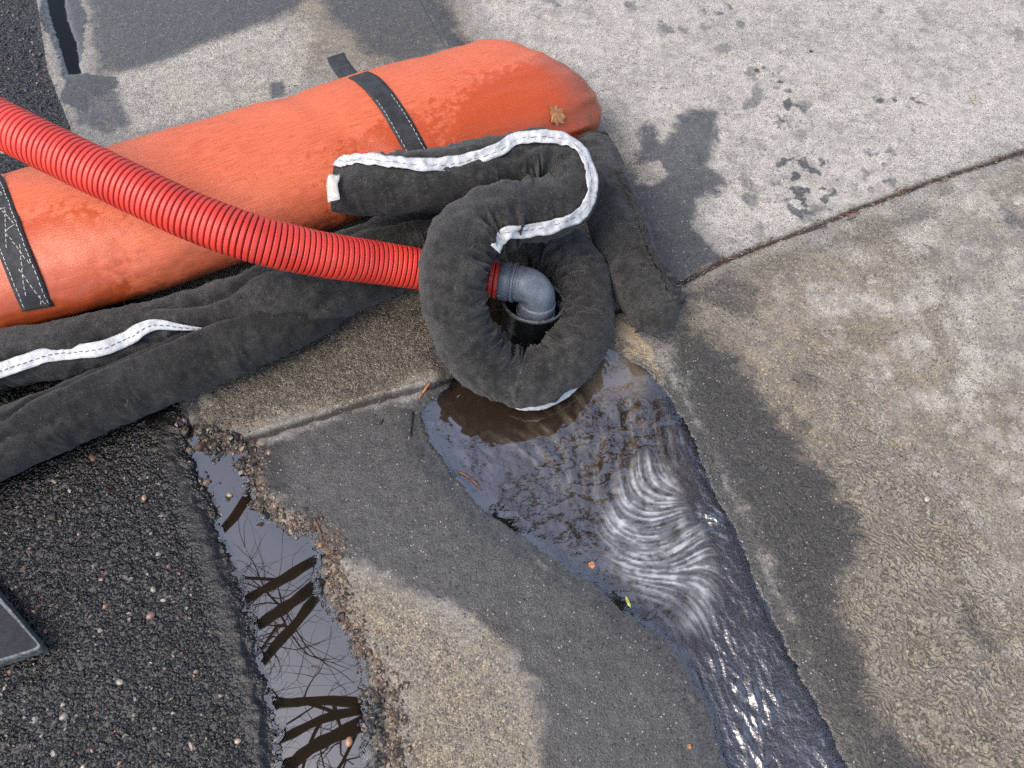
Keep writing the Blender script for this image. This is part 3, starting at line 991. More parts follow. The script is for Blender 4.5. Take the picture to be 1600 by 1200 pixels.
def stitches(name, top, nn, frac, mat, parent, dash=.006, gap=.004, w=.0011, jitter=.0, zig=None, start=0.0, stop=1.0):
    """short raised dashes that follow a ribbon's surface at a given fraction of its width"""
    n, nw, _ = top.shape
    L = np.linalg.norm(np.diff(top[:, nw // 2], axis=0), axis=1).sum()
    V, F = [], []

    def at(u, f):
        i = min(max(u, 0), .9999) * (n - 1)
        j = min(max(f, 0), .9999) * (nw - 1)
        i0, j0 = int(i), int(j)
        fi, fj = i - i0, j - j0
        p = top[i0, j0] * (1 - fi) * (1 - fj) + top[i0 + 1, j0] * fi * (1 - fj) + top[i0, j0 + 1] * (1 - fi) * fj + top[i0 + 1, j0 + 1] * fi * fj
        return p, nn[i0]
    d = start * L
    while d + dash < stop * L:
        f0 = frac(d / L) if callable(frac) else frac
        f1 = frac((d + dash) / L) if callable(frac) else frac
        f0 += random.uniform(-jitter, jitter)
        f1 += random.uniform(-jitter, jitter)
        p, n0 = at(d / L, f0)
        q, n1 = at((d + dash) / L, f1)
        t = unit(q - p)
        sd_ = unit(np.cross(n0, t)) * w / 2
        up = n0 * .0011
        k = len(V)
        m_ = (p + q) / 2 + n0 * .0016
        V += [p + sd_, p - sd_, m_ - sd_ * 1.2, m_ + sd_ * 1.2, q - sd_, q + sd_]
        F += [(k, k + 1, k + 2, k + 3), (k + 3, k + 2, k + 4, k + 5)]
        d += dash + gap
    if not V:
        return None
    o = mesh_obj(name, np.array(V), F, mat, parent)
    o['kind'] = 'stuff'
    return o


def empty(name, loc, label, cat, group=None):
    o = bpy.data.objects.new(name, None)
    o.location = loc
    o.empty_display_size = .05
    COL.objects.link(o)
    return tag(o, label, cat, group)


def adopt(root, *objs):
    """parent meshes built in world space to a root that stands elsewhere"""
    from mathutils import Matrix
    inv = Matrix.Translation(-Vector(root.location))
    for o in objs:
        if o is None:
            continue
        if o.parent is None:
            o.parent = root
            o.data.transform(inv)


# ------------------------------------------------------------------ orange boom
ax = [(-330, 492, .11), (-120, 432, .11), (0, 398, .11), (150, 358, .115), (300, 312, .12), (450, 262, .12), (600, 213, .12), (720, 176, .115), (800, 152, .105), (828, 146, .09), (841, 143, .08)]
rad = [.165, .165, .165, .165, .163, .160, .158, .156, .154, .146, .115]
boom = Tube([G(*p) for p in ax], rad, 420, 150)


def boom_disp(S_, T_, tb):
    r = .004 * fbm(S_ * 1.0, np.cos(T_) * .3 + .5, 6, 3, 101) + .0025 * fbm(S_, np.sin(T_) * .25 + 2, 14, 3, 107)
    for th0, a in ((1.2, .004), (2.6, .003)):
        r -= a * np.exp(-((T_ - th0 - .15 * np.sin(S_ * 3)) / .10) ** 2) * sstep(-.1, .3, perlin(S_ * 5, T_ * 0 + th0, 3))
    for sc in (tb.s[-1] - .47, tb.s[-1] - 1.37):
        r -= .007 * np.exp(-((S_ - sc - .05 * np.cos(T_)) / .035) ** 2)
    fold = 1 - 2 * np.abs(perlin(S_ * 7 + np.cos(T_) * 1.5, np.cos(T_) * 4 - S_ * 3, 109))
    r += .0045 * np.clip(fold - .45, 0, 1) * sstep(-.2, .4, perlin(S_ * 3, np.cos(T_) * 1.3, 113))
    e2 = tb.s[-1] - S_
    r += .004 * (1 - 2 * np.abs(perlin(T_ * 3.2, e2 * 6, 117))) * sstep(.20, .03, e2)
    return r


boom.build(boom_disp, 1.02, .60)
sup = np.abs(np.sin(boom.th))                       # a pillow: flatter below
S_, T_ = np.meshgrid(boom.s, boom.th, indexing='ij')
_e = sstep(.30, .02, boom.s[-1] - S_)
boom.P += boom.t[:, None] * (np.cos(T_) * _e * .060)[..., None]
boom.P[..., 2] = np.maximum(boom.P[..., 2], .004)
S_, T_ = np.meshgrid(boom.s, boom.th, indexing='ij')
send = boom.s[-1] - S_
bx, by = boom.P[..., 0], boom.P[..., 1]
facing = np.clip(-(np.cos(T_)) * -1, -1, 1)
front = sstep(-.1, .9, np.cos(T_))                  # towards the camera
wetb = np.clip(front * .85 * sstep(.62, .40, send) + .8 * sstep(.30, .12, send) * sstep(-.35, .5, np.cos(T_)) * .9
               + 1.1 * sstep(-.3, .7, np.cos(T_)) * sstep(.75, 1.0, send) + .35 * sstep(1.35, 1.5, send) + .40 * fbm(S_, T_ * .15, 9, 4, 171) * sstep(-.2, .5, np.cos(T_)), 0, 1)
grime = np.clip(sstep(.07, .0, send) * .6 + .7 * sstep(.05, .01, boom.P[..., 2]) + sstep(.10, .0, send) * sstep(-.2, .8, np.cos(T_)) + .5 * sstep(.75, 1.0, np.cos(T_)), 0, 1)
root = empty('containment_boom', tuple(G(400, 300)), 'thick orange containment boom with black straps lying behind the red hose', 'boom')
b_obj = boom.mesh('fabric_sleeve', M_BOOM, attrs={'along': S_, 'round': T_ * .15, 'wet': wetb, 'grime': grime})


def strap(px_list, width, stitch_fracs, wide=1.0, thick=.0022, st=(0, 1)):
    pts, nn = [], []
    for p in px_list:
        a, b = boom.hit(*p)
        pts.append(a)
        nn.append(b)
    nn = unit(np.array(nn))
    o, top, n_ = ribbon('strap', pts, nn, width, M_WEB, None, thick, 7, .0028)
    ss = [stitches('stitching', top, n_, f, M_THREAD, None, .0065, .0032, .0011, .015, start=st[0], stop=st[1]) for f in stitch_fracs]
    return o, ss


o1, s1 = strap([(560, 118), (577, 128), (596, 148), (615, 175), (633, 205), (650, 236), (662, 258)], .042, [.12, .86], st=(.42, 1))
o2, s2 = strap([(-60, 215), (-35, 248), (-12, 300), (8, 352), (28, 405), (46, 450), (60, 482)], .050,
               [.12, .88, lambda u: .42 + .4 * ((u * 5) % 1), lambda u: .75 - .45 * ((u * 4.3) % 1)], st=(.2, 1))
# the loose end of the first strap, sticking out behind the boom
tail_px = [(566, 119, .17), (552, 124, .145), (540, 112, .12), (529, 97, .10), (524, 86, .09)]
o3, top3, n3 = ribbon('strap_tail', [G(*p) for p in tail_px], [(0, -.2, 1)] * 5, .040, M_WEB, None, .0022, 5, .0)
adopt(root, b_obj, o1, o2, o3)
for o, ss in ((o1, s1), (o2, s2)):
    for s in ss:
        if s:
            s.parent = o
            s.data.transform(__import__('mathutils').Matrix.Translation(-Vector(root.location)))

# ------------------------------------------------------------------ absorbent socks
def sock_disp(seed, pleat=1.0, creases=()):
    def f(S_, T_, tb):
        k = tb.kap[:, None]
        kk = np.abs(np.convolve(np.pad(tb.kap, 8, 'edge'), np.ones(17) / 17, 'valid'))[:, None]
        inner = sstep(.15, 1.0, np.cos(T_) * np.sign(k + 1e-9))
        r = .0045 * fbm(S_, np.cos(T_) * .06 + .08 * np.sin(T_), 14, 3, seed) + .0022 * fbm(S_, T_ * .055, 34, 3, seed + 3)
        ridge = 1 - 2 * np.abs(perlin(S_ * 60 + .35 * np.sin(T_ * 2), T_ * 1.1, seed + 5))
        ridge2 = 1 - 2 * np.abs(perlin(S_ * 34, T_ * .8 + 3, seed + 6))
        r = r + pleat * np.clip(kk * .0014, 0, .0090) * sstep(18, 9, kk) * (.30 + inner) * (ridge + .6 * ridge2)
        r = r + pleat * .0008 * ridge2 * sstep(.1, .5, perlin(S_ * 9, T_ * .6, seed + 8))
        for s0, s1, th0, amp, wob in creases:
            g = sstep(s0, s0 + .08, S_) * sstep(s1, s1 - .08, S_)
            r = r - amp * g * np.exp(-((T_ - th0 - wob * np.sin(S_ * 9 + th0) - .35 * perlin(S_ * 14, S_ * 0 + th0, seed)) / .11) ** 2)
            r = r + amp * .35 * g * np.exp(-((T_ - th0 - .32 - wob * np.sin(S_ * 9 + th0)) / .18) ** 2)
        return r
    return f


def settle(tb, gap=.002):
    """flatten what would sink into the ground"""
    x, y = tb.P[..., 0], tb.P[..., 1]
    i = np.clip(np.searchsorted(ys, y), 1, len(ys) - 1)
    j = np.clip(np.searchsorted(xs, x), 1, len(xs) - 1)
    g = ZG[i, j]
    tb.P[..., 2] = np.maximum(tb.P[..., 2], g + gap)


def lint(name, tb, count, parent, rows=None, seed=1):
    """short pale fibres caught on the felt"""
    rg = np.random.default_rng(seed)
    n, m = tb.n, tb.m
    i = rg.integers(2, n - 2, count)
    j = rg.integers(0, m, count)
    p = tb.P[i, j]
    du = unit(tb.P[np.minimum(i + 1, n - 1), j] - p)
    dv = unit(tb.P[i, (j + 1) % m] - p)
    nn = unit(np.cross(dv, du))
    out = unit(p - tb.c[i])
    nn = np.where((nn * out).sum(1, keepdims=True) < 0, -nn, nn)
    ang = rg.uniform(0, 2 * math.pi, count)[:, None]
    d = du * np.cos(ang) + dv * np.sin(ang) + nn * rg.uniform(-.1, .9, count)[:, None]
    d = unit(d)
    L = rg.gamma(2.0, .0014, count)[:, None] + .0015
    w = unit(np.cross(d, nn)) * rg.uniform(.00012, .00026, count)[:, None]
    a = p + nn * .0002
    mid = a + d * L * .55 + nn * .0004
    e = a + d * L + w * 4 * rg.uniform(-1, 1, count)[:, None] - nn * .0006
    V = np.stack([a - w, a + w, mid + w, mid - w, e], 1).reshape(-1, 3)
    k = np.arange(count)[:, None] * 5
    F = [tuple(r) for r in (k + np.array([[0, 1, 2, 3]])).tolist()] + [tuple(r) for r in (k + np.array([[3, 2, 4]])).tolist()]
    o = mesh_obj(name, V, F, M_LINT, parent, smooth=False)
    o['kind'] = 'stuff'
    return o


def surf_ribbon(tb, px_list, width, wave, seed, name='reflective_tape', lift=.002, mat=None, tiltup=0.0, blend=.0):
    pts, nn = [], []
    for p in px_list:
        a, b = tb.hit(*p)
        v = -unit(ray(*p))
        nn.append(unit(b * (1 - blend) + v * blend))
        pts.append(a)
    return ribbon(name, pts, nn, width, mat or M_TAPE, None, .0012, 7, lift, wave, seed)


SR = .055
A = [(522, 292, .225, .050), (560, 291, .225, .050), (620, 287, .225, .050), (700, 276, .225, .050), (770, 262, .225, .050), (830, 250, .222, .050), (872, 256, .218, .048),
     (893, 283, .212, .048), (884, 315, .206, .048), (840, 330, .21, .050), (785, 336, .22, .052), (738, 356, .222, .052), (710, 400, .215, .051), (705, 450, .185, .050), (716, 505, .135, .050),
     (746, 560, .085, .047), (797, 592, .052, .044), (850, 588, .048, .043), (902, 548, .049, .044), (920, 488, .050, .044), (908, 425, .055, .047), (872, 390, .058, .049),
     (820, 372, .062, .052), (750, 364, .062, .054), (670, 375, .062, .060), (600, 402, .066, .072), (520, 436, .070, .075), (440, 465, .068, .070), (360, 490, .062, .062),
     (280, 506, .068, .054), (200, 524, .076, .050), (100, 545, .080, .050), (0, 562, .082, .051), (-100, 586, .082, .052), (-260, 626, .082, .052)]
sock = Tube([G(*p[:3]) for p in A], [p[3] for p in A], 1500, 72)
flat = sstep(.10, .0, sock.s)
rzs = 1 - .62 * sstep(.05, .0, sock.s)
rxs = 1 + .08 * sstep(.06, .0, sock.s)
Ls = sock.s[-1]
sock.build(sock_disp(201, 1.15, [(Ls - 1.25, Ls - .5, 1.5, .016, .25), (Ls - .95, Ls - .2, 2.5, .009, .2), (.05, .42, 1.5, .006, .3)]), rxs, rzs)
settle(sock)
root_s = empty('absorbent_sock', tuple(G(800, 560)), 'long charcoal felt absorbent sock coiled in a ring around the grey elbow', 'absorbent sock', 'charcoal felt absorbent socks')
damp = sstep(.03, .012, sock.P[..., 2]) * .8
so = sock.mesh('felt_tube', M_FELT, attrs={'damp': damp})
tp1, top1, nn1 = surf_ribbon(sock, [(529, 256), (545, 254), (575, 252), (620, 256), (660, 259), (700, 256), (740, 246), (775, 236), (800, 222), (820, 216), (850, 215), (880, 220), (903, 234), (916, 258), (922, 285), (919, 312), (905, 333),
                                    (880, 346), (850, 355), (820, 360), (795, 362), (780, 374), (770, 390)], .022, .0034, 3, blend=.35, lift=.0062)
tp2, top2, nn2 = surf_ribbon(sock, [(-80, 596), (-20, 584), (30, 570), (70, 557), (110, 552), (160, 544), (200, 530), (222, 514), (246, 507), (285, 510), (330, 514)], lambda q: .025 * min(1, .08 + (1 - q) * 3.2), .0014, 5, blend=.65, lift=.0075)
st1 = [stitches('seam_thread', top1, nn1, f, M_DTHREAD, None, .012, .004, .0006, .04) for f in (.42,)]
st2 = [stitches('seam_thread', top2, nn2, f, M_DTHREAD, None, .007, .003, .0010, .05) for f in (.45,)]
# the strip that shows under the bottom of the ring
under = [(798, 629, .012), (820, 636, .010), (848, 634, .010), (880, 618, .010), (910, 592, .011), (934, 562, .013), (948, 538, .015)]
tp3, _, _ = ribbon('reflective_tape', [G(*p) for p in under], [(.1, -.75, .65)] * len(under), .014, M_TAPE, None, .0012, 5, .0, .0025, 8)
# the pale tag at the cut end
tg, _, _ = ribbon('end_tag', [G(523, 273, .262), G(519, 290, .262), (G(522, 314, .258))], [(-.2, -.3, 1)] * 3, .020, M_TAG, None, .001, 5, .0, .002, 12)
adopt(root_s, so, tp1, tp2, tp3, tg)
T0 = __import__('mathutils').Matrix.Translation(-Vector(root_s.location))
for o, ss in ((tp1, st1), (tp2, st2)):
    for s in ss:
        if s:
            s.parent = o
            s.data.transform(T0)
ln = lint('lint', sock, 4200, None, seed=3)
adopt(root_s, ln)

B = [(918, 232, .060, .040), (928, 250, .062, .050), (946, 300, .060, .054), (966, 355, .058, .054), (986, 405, .057, .053), (1005, 450, .055, .052), (1022, 482, .051, .047), (1032, 498, .046, .040), (1039, 509, .040, .027), (1042, 515, .036, .008)]
sock2 = Tube([G(*p[:3]) for p in B], [p[3] for p in B], 420, 72)
sock2.build(sock_disp(231, 1.2, [(.0, .25, 2.2, .004, .2), (.05, .25, .8, .005, .2)]))
settle(sock2)
root2 = empty('absorbent_sock', tuple(G(985, 420)), 'short charcoal felt absorbent sock end lying on the concrete beside the ring', 'absorbent sock', 'charcoal felt absorbent socks')
so2 = sock2.mesh('felt_tube', M_FELT, attrs={'damp': sstep(.03, .012, sock2.P[..., 2]) * .8})
sm2, tsm, nsm = surf_ribbon(sock2, [(962, 262), (985, 310), (1000, 350), (1012, 385), (1026, 415), (1040, 440), (1052, 470)], .012, .005, 9, 'seam', .003, M_FELT)
sm3, _, _ = surf_ribbon(sock2, [(992, 355), (1004, 385), (1018, 412), (1032, 440), (1044, 472)], .010, .005, 14, 'seam', .003, M_FELT)
l2 = lint('lint', sock2, 900, None, seed=5)
adopt(root2, so2, sm2, sm3, l2)

C = [(560, 455, .030, .030), (500, 478, .045, .048), (430, 510, .052, .054), (360, 540, .054, .055), (290, 572, .054, .052), (200, 608, .052, .052), (100, 650, .051, .053), (0, 694, .051, .055), (-120, 742, .054, .058), (-260, 800, .054, .058)]
sock3 = Tube([G(*p[:3]) for p in C], [p[3] for p in C], 520, 72)
sock3.build(sock_disp(251, 1.3, [(.1, .7, 1.2, .012, .25), (.5, 1.4, 2.1, .008, .2)]))
settle(sock3)
root3 = empty('absorbent_sock', tuple(G(200, 620)), 'dark damp felt absorbent sock lowest of the two running off at left', 'absorbent sock', 'charcoal felt absorbent socks')
so3 = sock3.mesh('felt_tube', M_FELT, attrs={'damp': np.clip(sstep(.05, .012, sock3.P[..., 2]) * .8 + .55, 0, 1)})
l3 = lint('lint', sock3, 450, None, seed=6)
adopt(root3, so3, l3)

# ------------------------------------------------------------------ red corrugated hose
HP = [(-320, 10, .36), (-160, 108, .36), (0, 193, .35), (100, 243, .335), (200, 291, .315), (300, 338, .29), (400, 374, .26), (500, 397, .215), (600, 412, .165), (680, 424, .135), (740, 432, .122), (780, 438, .118)]
hose = Tube([G(*p) for p in HP], [.0385] * 7 + [.0375, .0365, .035, .0335, .0325], 2300, 56)
PITCH_R = .0089
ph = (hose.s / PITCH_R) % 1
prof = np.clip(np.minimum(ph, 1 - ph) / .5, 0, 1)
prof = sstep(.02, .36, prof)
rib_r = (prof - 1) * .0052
hose.build(lambda S_, T_, tb: np.repeat(rib_r[:, None], tb.m, 1) + .0006 * fbm(S_, T_ * .04, 20, 2, 301))
root_h = empty('corrugated_hose', tuple(G(400, 380)), 'red corrugated suction hose running over the orange boom into the ring', 'hose')
ho = hose.mesh('ribbed_wall', M_HOSE, attrs={'rib': np.repeat(prof[:, None], hose.m, 1)}, caps=True)
adopt(root_h, ho)

# ------------------------------------------------------------------ grey elbow and black standpipe
def lathe(prof, m=64):
    th = np.linspace(0, 2 * math.pi, m, endpoint=False)
    p = np.array(prof)
    V = np.stack([p[:, :1] * np.cos(th), p[:, :1] * np.sin(th), np.repeat(p[:, 1:], m, 1)], -1).reshape(-1, 3)
    return V, grid_faces(len(p), m, True)


from mathutils import Matrix
pc = on_ground(828, 545)
rim_c = G(834, 470, .078)
foot_c = G(824, 532, -.02)
axis = unit(rim_c - foot_c)
axis = unit(axis * np.array([1, 1, 1]))
Lp = float(np.linalg.norm(rim_c - foot_c))
rot = Vector(axis).to_track_quat('Z', 'Y').to_matrix().to_4x4()
root_p = empty('standpipe', tuple(foot_c), 'short black plastic pipe standing in water inside the felt ring', 'pipe')
V, F = lathe([(.049, 0), (.0505, Lp * .5), (.0535, Lp * .55), (.0545, Lp - .006), (.0575, Lp - .004), (.0575, Lp - .0005)])
pw = mesh_obj('pipe_wall', V, F, M_PIPE, root_p)
V, F = lathe([(.0577, Lp - .003), (.0582, Lp), (.0575, Lp + .0025), (.0545, Lp + .0025), (.053, Lp), (.052, Lp - .004), (.0515, Lp * .3), (.02, .004), (.0001, .004)])
pr = mesh_obj('pipe_rim', V, F, [M_RIM, M_PIPE], root_p, midx=[0 if k // 64 < 4 else 1 for k in range(8 * 64)])
for o in (pw, pr):
    o.data.transform(rot)

e0, e1 = G(786, 439, .118), G(840, 447, .120)
e_dir = unit(e1 - e0)
down = unit(-axis * 1.0)
corner = G(843, 448, .120)
bend = .030
cpts = [e0, e0 + e_dir * .012]
ctr_a = corner - e_dir * bend
for k in range(9):
    a = k / 8 * math.pi / 2
    cpts.append(ctr_a + e_dir * bend * math.sin(a) + down * bend * (1 - math.cos(a)))
cpts.append(cpts[-1] + down * .03)
cpts.append(cpts[-1] + down * .03)
elb = Tube(cpts, [.0312] * len(cpts), 160, 56, up=np.cross(e_dir, down))
elb.build(lambda S_, T_, tb: np.repeat((.0025 * sstep(.0, .003, tb.s - (tb.s[-1] - .058)) + .0012 * np.exp(-((tb.s - .03) / .003) ** 2) + .0015 * np.exp(-((tb.s - .012) / .006) ** 4))[:, None], tb.m, 1))
root_e = empty('pipe_elbow', tuple(corner), 'grey plastic pipe elbow joining the red hose to the black pipe', 'pipe fitting')
eo = elb.mesh('bent_body', M_ELBOW, attrs={})


def ring_obj(name, c, d, r0, r1, length, mat, tube=.0):
    V, F = lathe([(r0, 0), (r1, 0), (r1 + .0006, length * .15), (r1 + .0006, length * .85), (r1, length), (r0, length), (r0, 0)], 56)
    M = Matrix.Translation(Vector(c)) @ Vector(d).to_track_quat('Z', 'Y').to_matrix().to_4x4()
    o = mesh_obj(name, V, F, mat)
    o.data.transform(M)
    return o


c1 = ring_obj('socket_collar', e0 - e_dir * .004, e_dir, .028, .0340, .018, M_ELBOW)
c2 = ring_obj('retaining_ring', e0 + e_dir * .0175, e_dir, .028, .0350, .005, M_ELBOW)
c3 = ring_obj('spigot_collar', cpts[-2] + axis * .006, down, .028, .0352, .010, M_ELBOW)
adopt(root_e, eo, c1, c2, c3)

# ------------------------------------------------------------------ slate coloured plate at the left edge
def plate():
    base = [on_ground(-160, 780), on_ground(0, 920), on_ground(82, 1018), on_ground(0, 1046), on_ground(-160, 1100)]
    zt = .022
    c = np.mean(base, 0)
    pts = []
    n = len(base)
    for i in range(n):
        p, q, r = np.array(base[i - 1]), np.array(base[i]), np.array(base[(i + 1) % n])
        for t in np.linspace(0, 1, 5):
            rad_ = .010
            a = q + unit(p - q) * rad_
            b = q + unit(r - q) * rad_
            pts.append((1 - t) ** 2 * a + 2 * t * (1 - t) * q + t * t * b)
    pts = np.array(pts)
    m = len(pts)
    loops = []
    for inset, z in ((0, .002), (0, zt - .003), (.0015, zt), (.0060, zt), (.0075, zt - .0015)):
        k = pts + unit(c - pts) * inset
        k[:, 2] = z
        loops.append(k)
    V = np.vstack(loops + [np.array([[c[0], c[1], zt - .0015]])])
    F, mi = [], []
    for a in range(4):
        for i in range(m):
            j = (i + 1) % m
            F.append((a * m + i, a * m + j, (a + 1) * m + j, (a + 1) * m + i))
    top = [(4 * m + i, 4 * m + (i + 1) % m, 5 * m) for i in range(m)]
    root = empty('rubber_plate', tuple(on_ground(40, 1000)), 'dark slate plate with a scuffed pale edge lying on wet asphalt', 'plate')
    e = mesh_obj('raised_edge', V[:5 * m], F, M_PLATE_EDGE, smooth=False)
    t = mesh_obj('plate_face', V[4 * m:], [(i, (i + 1) % m, m) for i in range(m)], M_PLATE, smooth=False)
    adopt(root, e, t)


plate()

# ------------------------------------------------------------------ leaves, twigs, chips
def leaf(name, p, nrm, size, outline, mat, label, cat, rot=0.0, curl=.15):
    o3 = np.array(outline, float)
    k = len(o3)
    c, s = math.cos(rot), math.sin(rot)
    xy = o3 @ np.array([[c, s], [-s, c]]) * size
    nrm = unit(np.array(nrm, float))
    t = unit(np.cross(nrm, [0, 1, .01]))
    b = np.cross(nrm, t)
    rr = np.linalg.norm(o3, axis=1)
    top = [t * x + b * y + nrm * (size * (.05 + curl * (r ** 2) * (.6 + .4 * math.sin(5 * i)))) for i, ((x, y), r) in enumerate(zip(xy, rr))]
    V = np.array(top + [nrm * size * .10] + [v - nrm * .0008 for v in top] + [nrm * (size * .10 - .0008)])
    F = []
    for i in range(k):
        j = (i + 1) % k
        F += [(i, j, k), (k + 1 + j, k + 1 + i, 2 * k + 1), (j, i, k + 1 + i, k + 1 + j)]
    o = mesh_obj(name, V, F, mat, smooth=False)
    o.location = tuple(p)
    return tag(o, label, cat)


MAPLE = [(0, 1.0), (-.14, .55), (-.50, .62), (-.36, .30), (-.85, .05), (-.45, -.06), (-.62, -.55), (-.18, -.30), (-.05, -.80), (.03, -.80), (.12, -.32), (.55, -.50), (.42, -.05), (.80, .12), (.36, .32), (.46, .66), (.14, .55)]
SLIVER = [(0, 1), (-.22, .5), (-.26, -.3), (-.05, -1), (.18, -.6), (.25, .4)]
CHIP = [(0, .8), (-.5, .5), (-.7, -.2), (-.2, -.7), (.5, -.5), (.7, .2)]
lp, lnm = boom.hit(866, 177)
FAN = [(0, 1.0), (-.22, .78), (-.52, .80), (-.46, .48), (-.70, .22), (-.42, -.02), (-.50, -.30), (-.20, -.34), (-.06, -.85), (.03, -.86), (.10, -.36), (.34, -.28), (.36, -.02), (.74, .22), (.50, .42), (.52, .76), (.20, .70)]
leaf('dry_leaf', lp + lnm * .001, lnm, .027, FAN, M_LEAF, 'small brown dry leaf lying on the end of the orange boom', 'leaf', 1.2)
for nm, px, py, sz, sh, mt, lab, rt in (
        ('leaf_scrap', 1183, 110, .008, CHIP, M_BROWN, 'reddish brown leaf scrap alone on the pale concrete', .4),
        ('bark_chip', 1521, 158, .012, SLIVER, M_TAN, 'pale tan sliver on the pale concrete near the picture edge', .2),
        ('dark_chip', 1267, 80, .006, CHIP, M_DARKTWIG, 'tiny dark chip on the pale concrete above the leaf scrap', .9),
        ('orange_leaf', 924, 884, .0080, CHIP, M_LEAF2, 'small orange leaf at the edge of the murky runoff', .2),
        ('grass_blade', 981, 941, .010, SLIVER, M_GREEN, 'short yellow green blade at the edge of the runoff', .35),
        ('leaf_crumb', 1077, 1166, .0045, CHIP, M_LEAF2, 'tiny orange crumb on the wet grey gutter slab', .2),
        ('leaf_crumb', 500, 852, .0048, CHIP, M_LEAF2, 'tiny yellow orange crumb at the broken slab edge', 1.0)):
    p = on_ground(px, py, .0015)
    p[2] = max(p[2], Z_STREAM + .001)
    leaf(nm, p, (0, 0, 1), sz, sh, mt, lab, nm.split('_')[-1], rt)


def twig(name, px_pts, r, mat, label, cat='twig', lift=.002):
    P = []
    for x, y in px_pts:
        q = on_ground(x, y, lift)
        q[2] = max(q[2], Z_STREAM + .002)
        P.append(q)
    tb = Tube(P, np.linspace(r, r * .6, len(P)), 24, 8)
    tb.build(lambda S_, T_, t: .25 * r * perlin(S_ * 120, T_ * .8, 5))
    return tag(tb.mesh(name, mat), label, cat)


twig('twig', [(645, 644), (643, 660), (641, 682)], .0026, M_DARKTWIG, 'dark wet twig standing out on the sheen left of the runoff')
twig('twig', [(671, 599), (662, 612), (655, 622)], .0026, M_LEAF2, 'tan splinter at the tip of the joint below the ring')
twig('twig', [(718, 738), (735, 748), (752, 766)], .0024, M_BROWN, 'reddish twig at the left shore of the runoff')
twig('twig', [(586, 658), (594, 662), (598, 655)], .0014, M_DARKTWIG, 'tiny curled dark twig on the grey gutter slab')
twig('twig', [(492, 812), (498, 826), (504, 838)], .0020, M_BROWN, 'brown splinter pointing into the broken slab edge')
twig('straw', [(874, 506), (887, 502), (898, 501)], .0010, M_TAN, 'pale straw lying on the ring of black felt', 'straw', .098)


# ------------------------------------------------------------------ loose stones and joint litter
ICO_V, ICO_F = None, None


def ico():
    t = (1 + 5 ** .5) / 2
    v = unit(np.array([(-1, t, 0), (1, t, 0), (-1, -t, 0), (1, -t, 0), (0, -1, t), (0, 1, t), (0, -1, -t), (0, 1, -t), (t, 0, -1), (t, 0, 1), (-t, 0, -1), (-t, 0, 1)], float))
    f = np.array([(0, 11, 5), (0, 5, 1), (0, 1, 7), (0, 7, 10), (0, 10, 11), (1, 5, 9), (5, 11, 4), (11, 10, 2), (10, 7, 6), (7, 1, 8), (3, 9, 4), (3, 4, 2), (3, 2, 6), (3, 6, 8), (3, 8, 9), (4, 9, 5), (2, 4, 11), (6, 2, 10), (8, 6, 7), (9, 8, 1)])
    return v, f


ICO_V, ICO_F = ico()


def stones(name, xy, size, tone, sink=.35, seed=1, lab=None):
    rg = np.random.default_rng(seed)
    n = len(xy)
    i = np.clip(np.searchsorted(ys, xy[:, 1]), 1, len(ys) - 1)
    j = np.clip(np.searchsorted(xs, xy[:, 0]), 1, len(xs) - 1)
    z = ZG[i, j]
    ang = rg.uniform(0, 6.28, n)
    sx, sy, sz = size * rg.uniform(.8, 1.5, n), size * rg.uniform(.7, 1.1, n), size * rg.uniform(.5, .8, n)
    jit = 1 + rg.uniform(-.42, .30, (n, 12))
    v = ICO_V[None] * jit[..., None]
    x = v[..., 0] * sx[:, None]
    y = v[..., 1] * sy[:, None]
    zz = v[..., 2] * sz[:, None]
    ca, sa = np.cos(ang)[:, None], np.sin(ang)[:, None]
    V = np.stack([x * ca - y * sa + xy[:, :1], x * sa + y * ca + xy[:, 1:2], zz + (z + sz * (1 - 2 * sink))[:, None]], -1).reshape(-1, 3)
    F = (ICO_F[None] + (np.arange(n) * 12)[:, None, None]).reshape(-1, 3)
    o = mesh_obj(name, V, F, M_STONE, smooth=False, attrs={'tone': np.repeat(tone, 12, 0)})
    tag(o, lab, 'gravel', kind='stuff')
    return o


def tones(n, rg, pal):
    pal = np.array(pal)
    c = pal[rg.integers(0, len(pal), n)]
    return np.clip(c * rg.uniform(.7, 1.25, (n, 1)) + rg.normal(0, .006, (n, 3)), .004, .8)


rg = np.random.default_rng(21)
cand = np.c_[rg.uniform(-1.3, .1, 60000), rg.uniform(-.05, 1.95, 60000)]
dd = cand[:, 0] - asphalt_edge(cand[:, 1])
ok = (dd < -.008)
ok &= sdf(mapped([(222, 640), (270, 640), (300, 745), (350, 850), (400, 1030), (440, 1200), (420, 1260), (330, 1260), (392, 1200), (372, 1080), (332, 960), (300, 850), (258, 740)]), cand[:, 0], cand[:, 1]) > .004
c1_ = cand[ok][:5200]
PAL_A = [(.016, .015, .0145)] * 16 + [(.035, .03, .027)] * 6 + [(.20, .12, .09), (.26, .20, .16), (.16, .14, .12), (.30, .27, .22), (.24, .12, .085)]
stones('asphalt_gravel', c1_, rg.gamma(3, .00062, len(c1_)) + .0009, tones(len(c1_), rg, PAL_A), .56, 3, 'small wet stones embedded in the black asphalt')

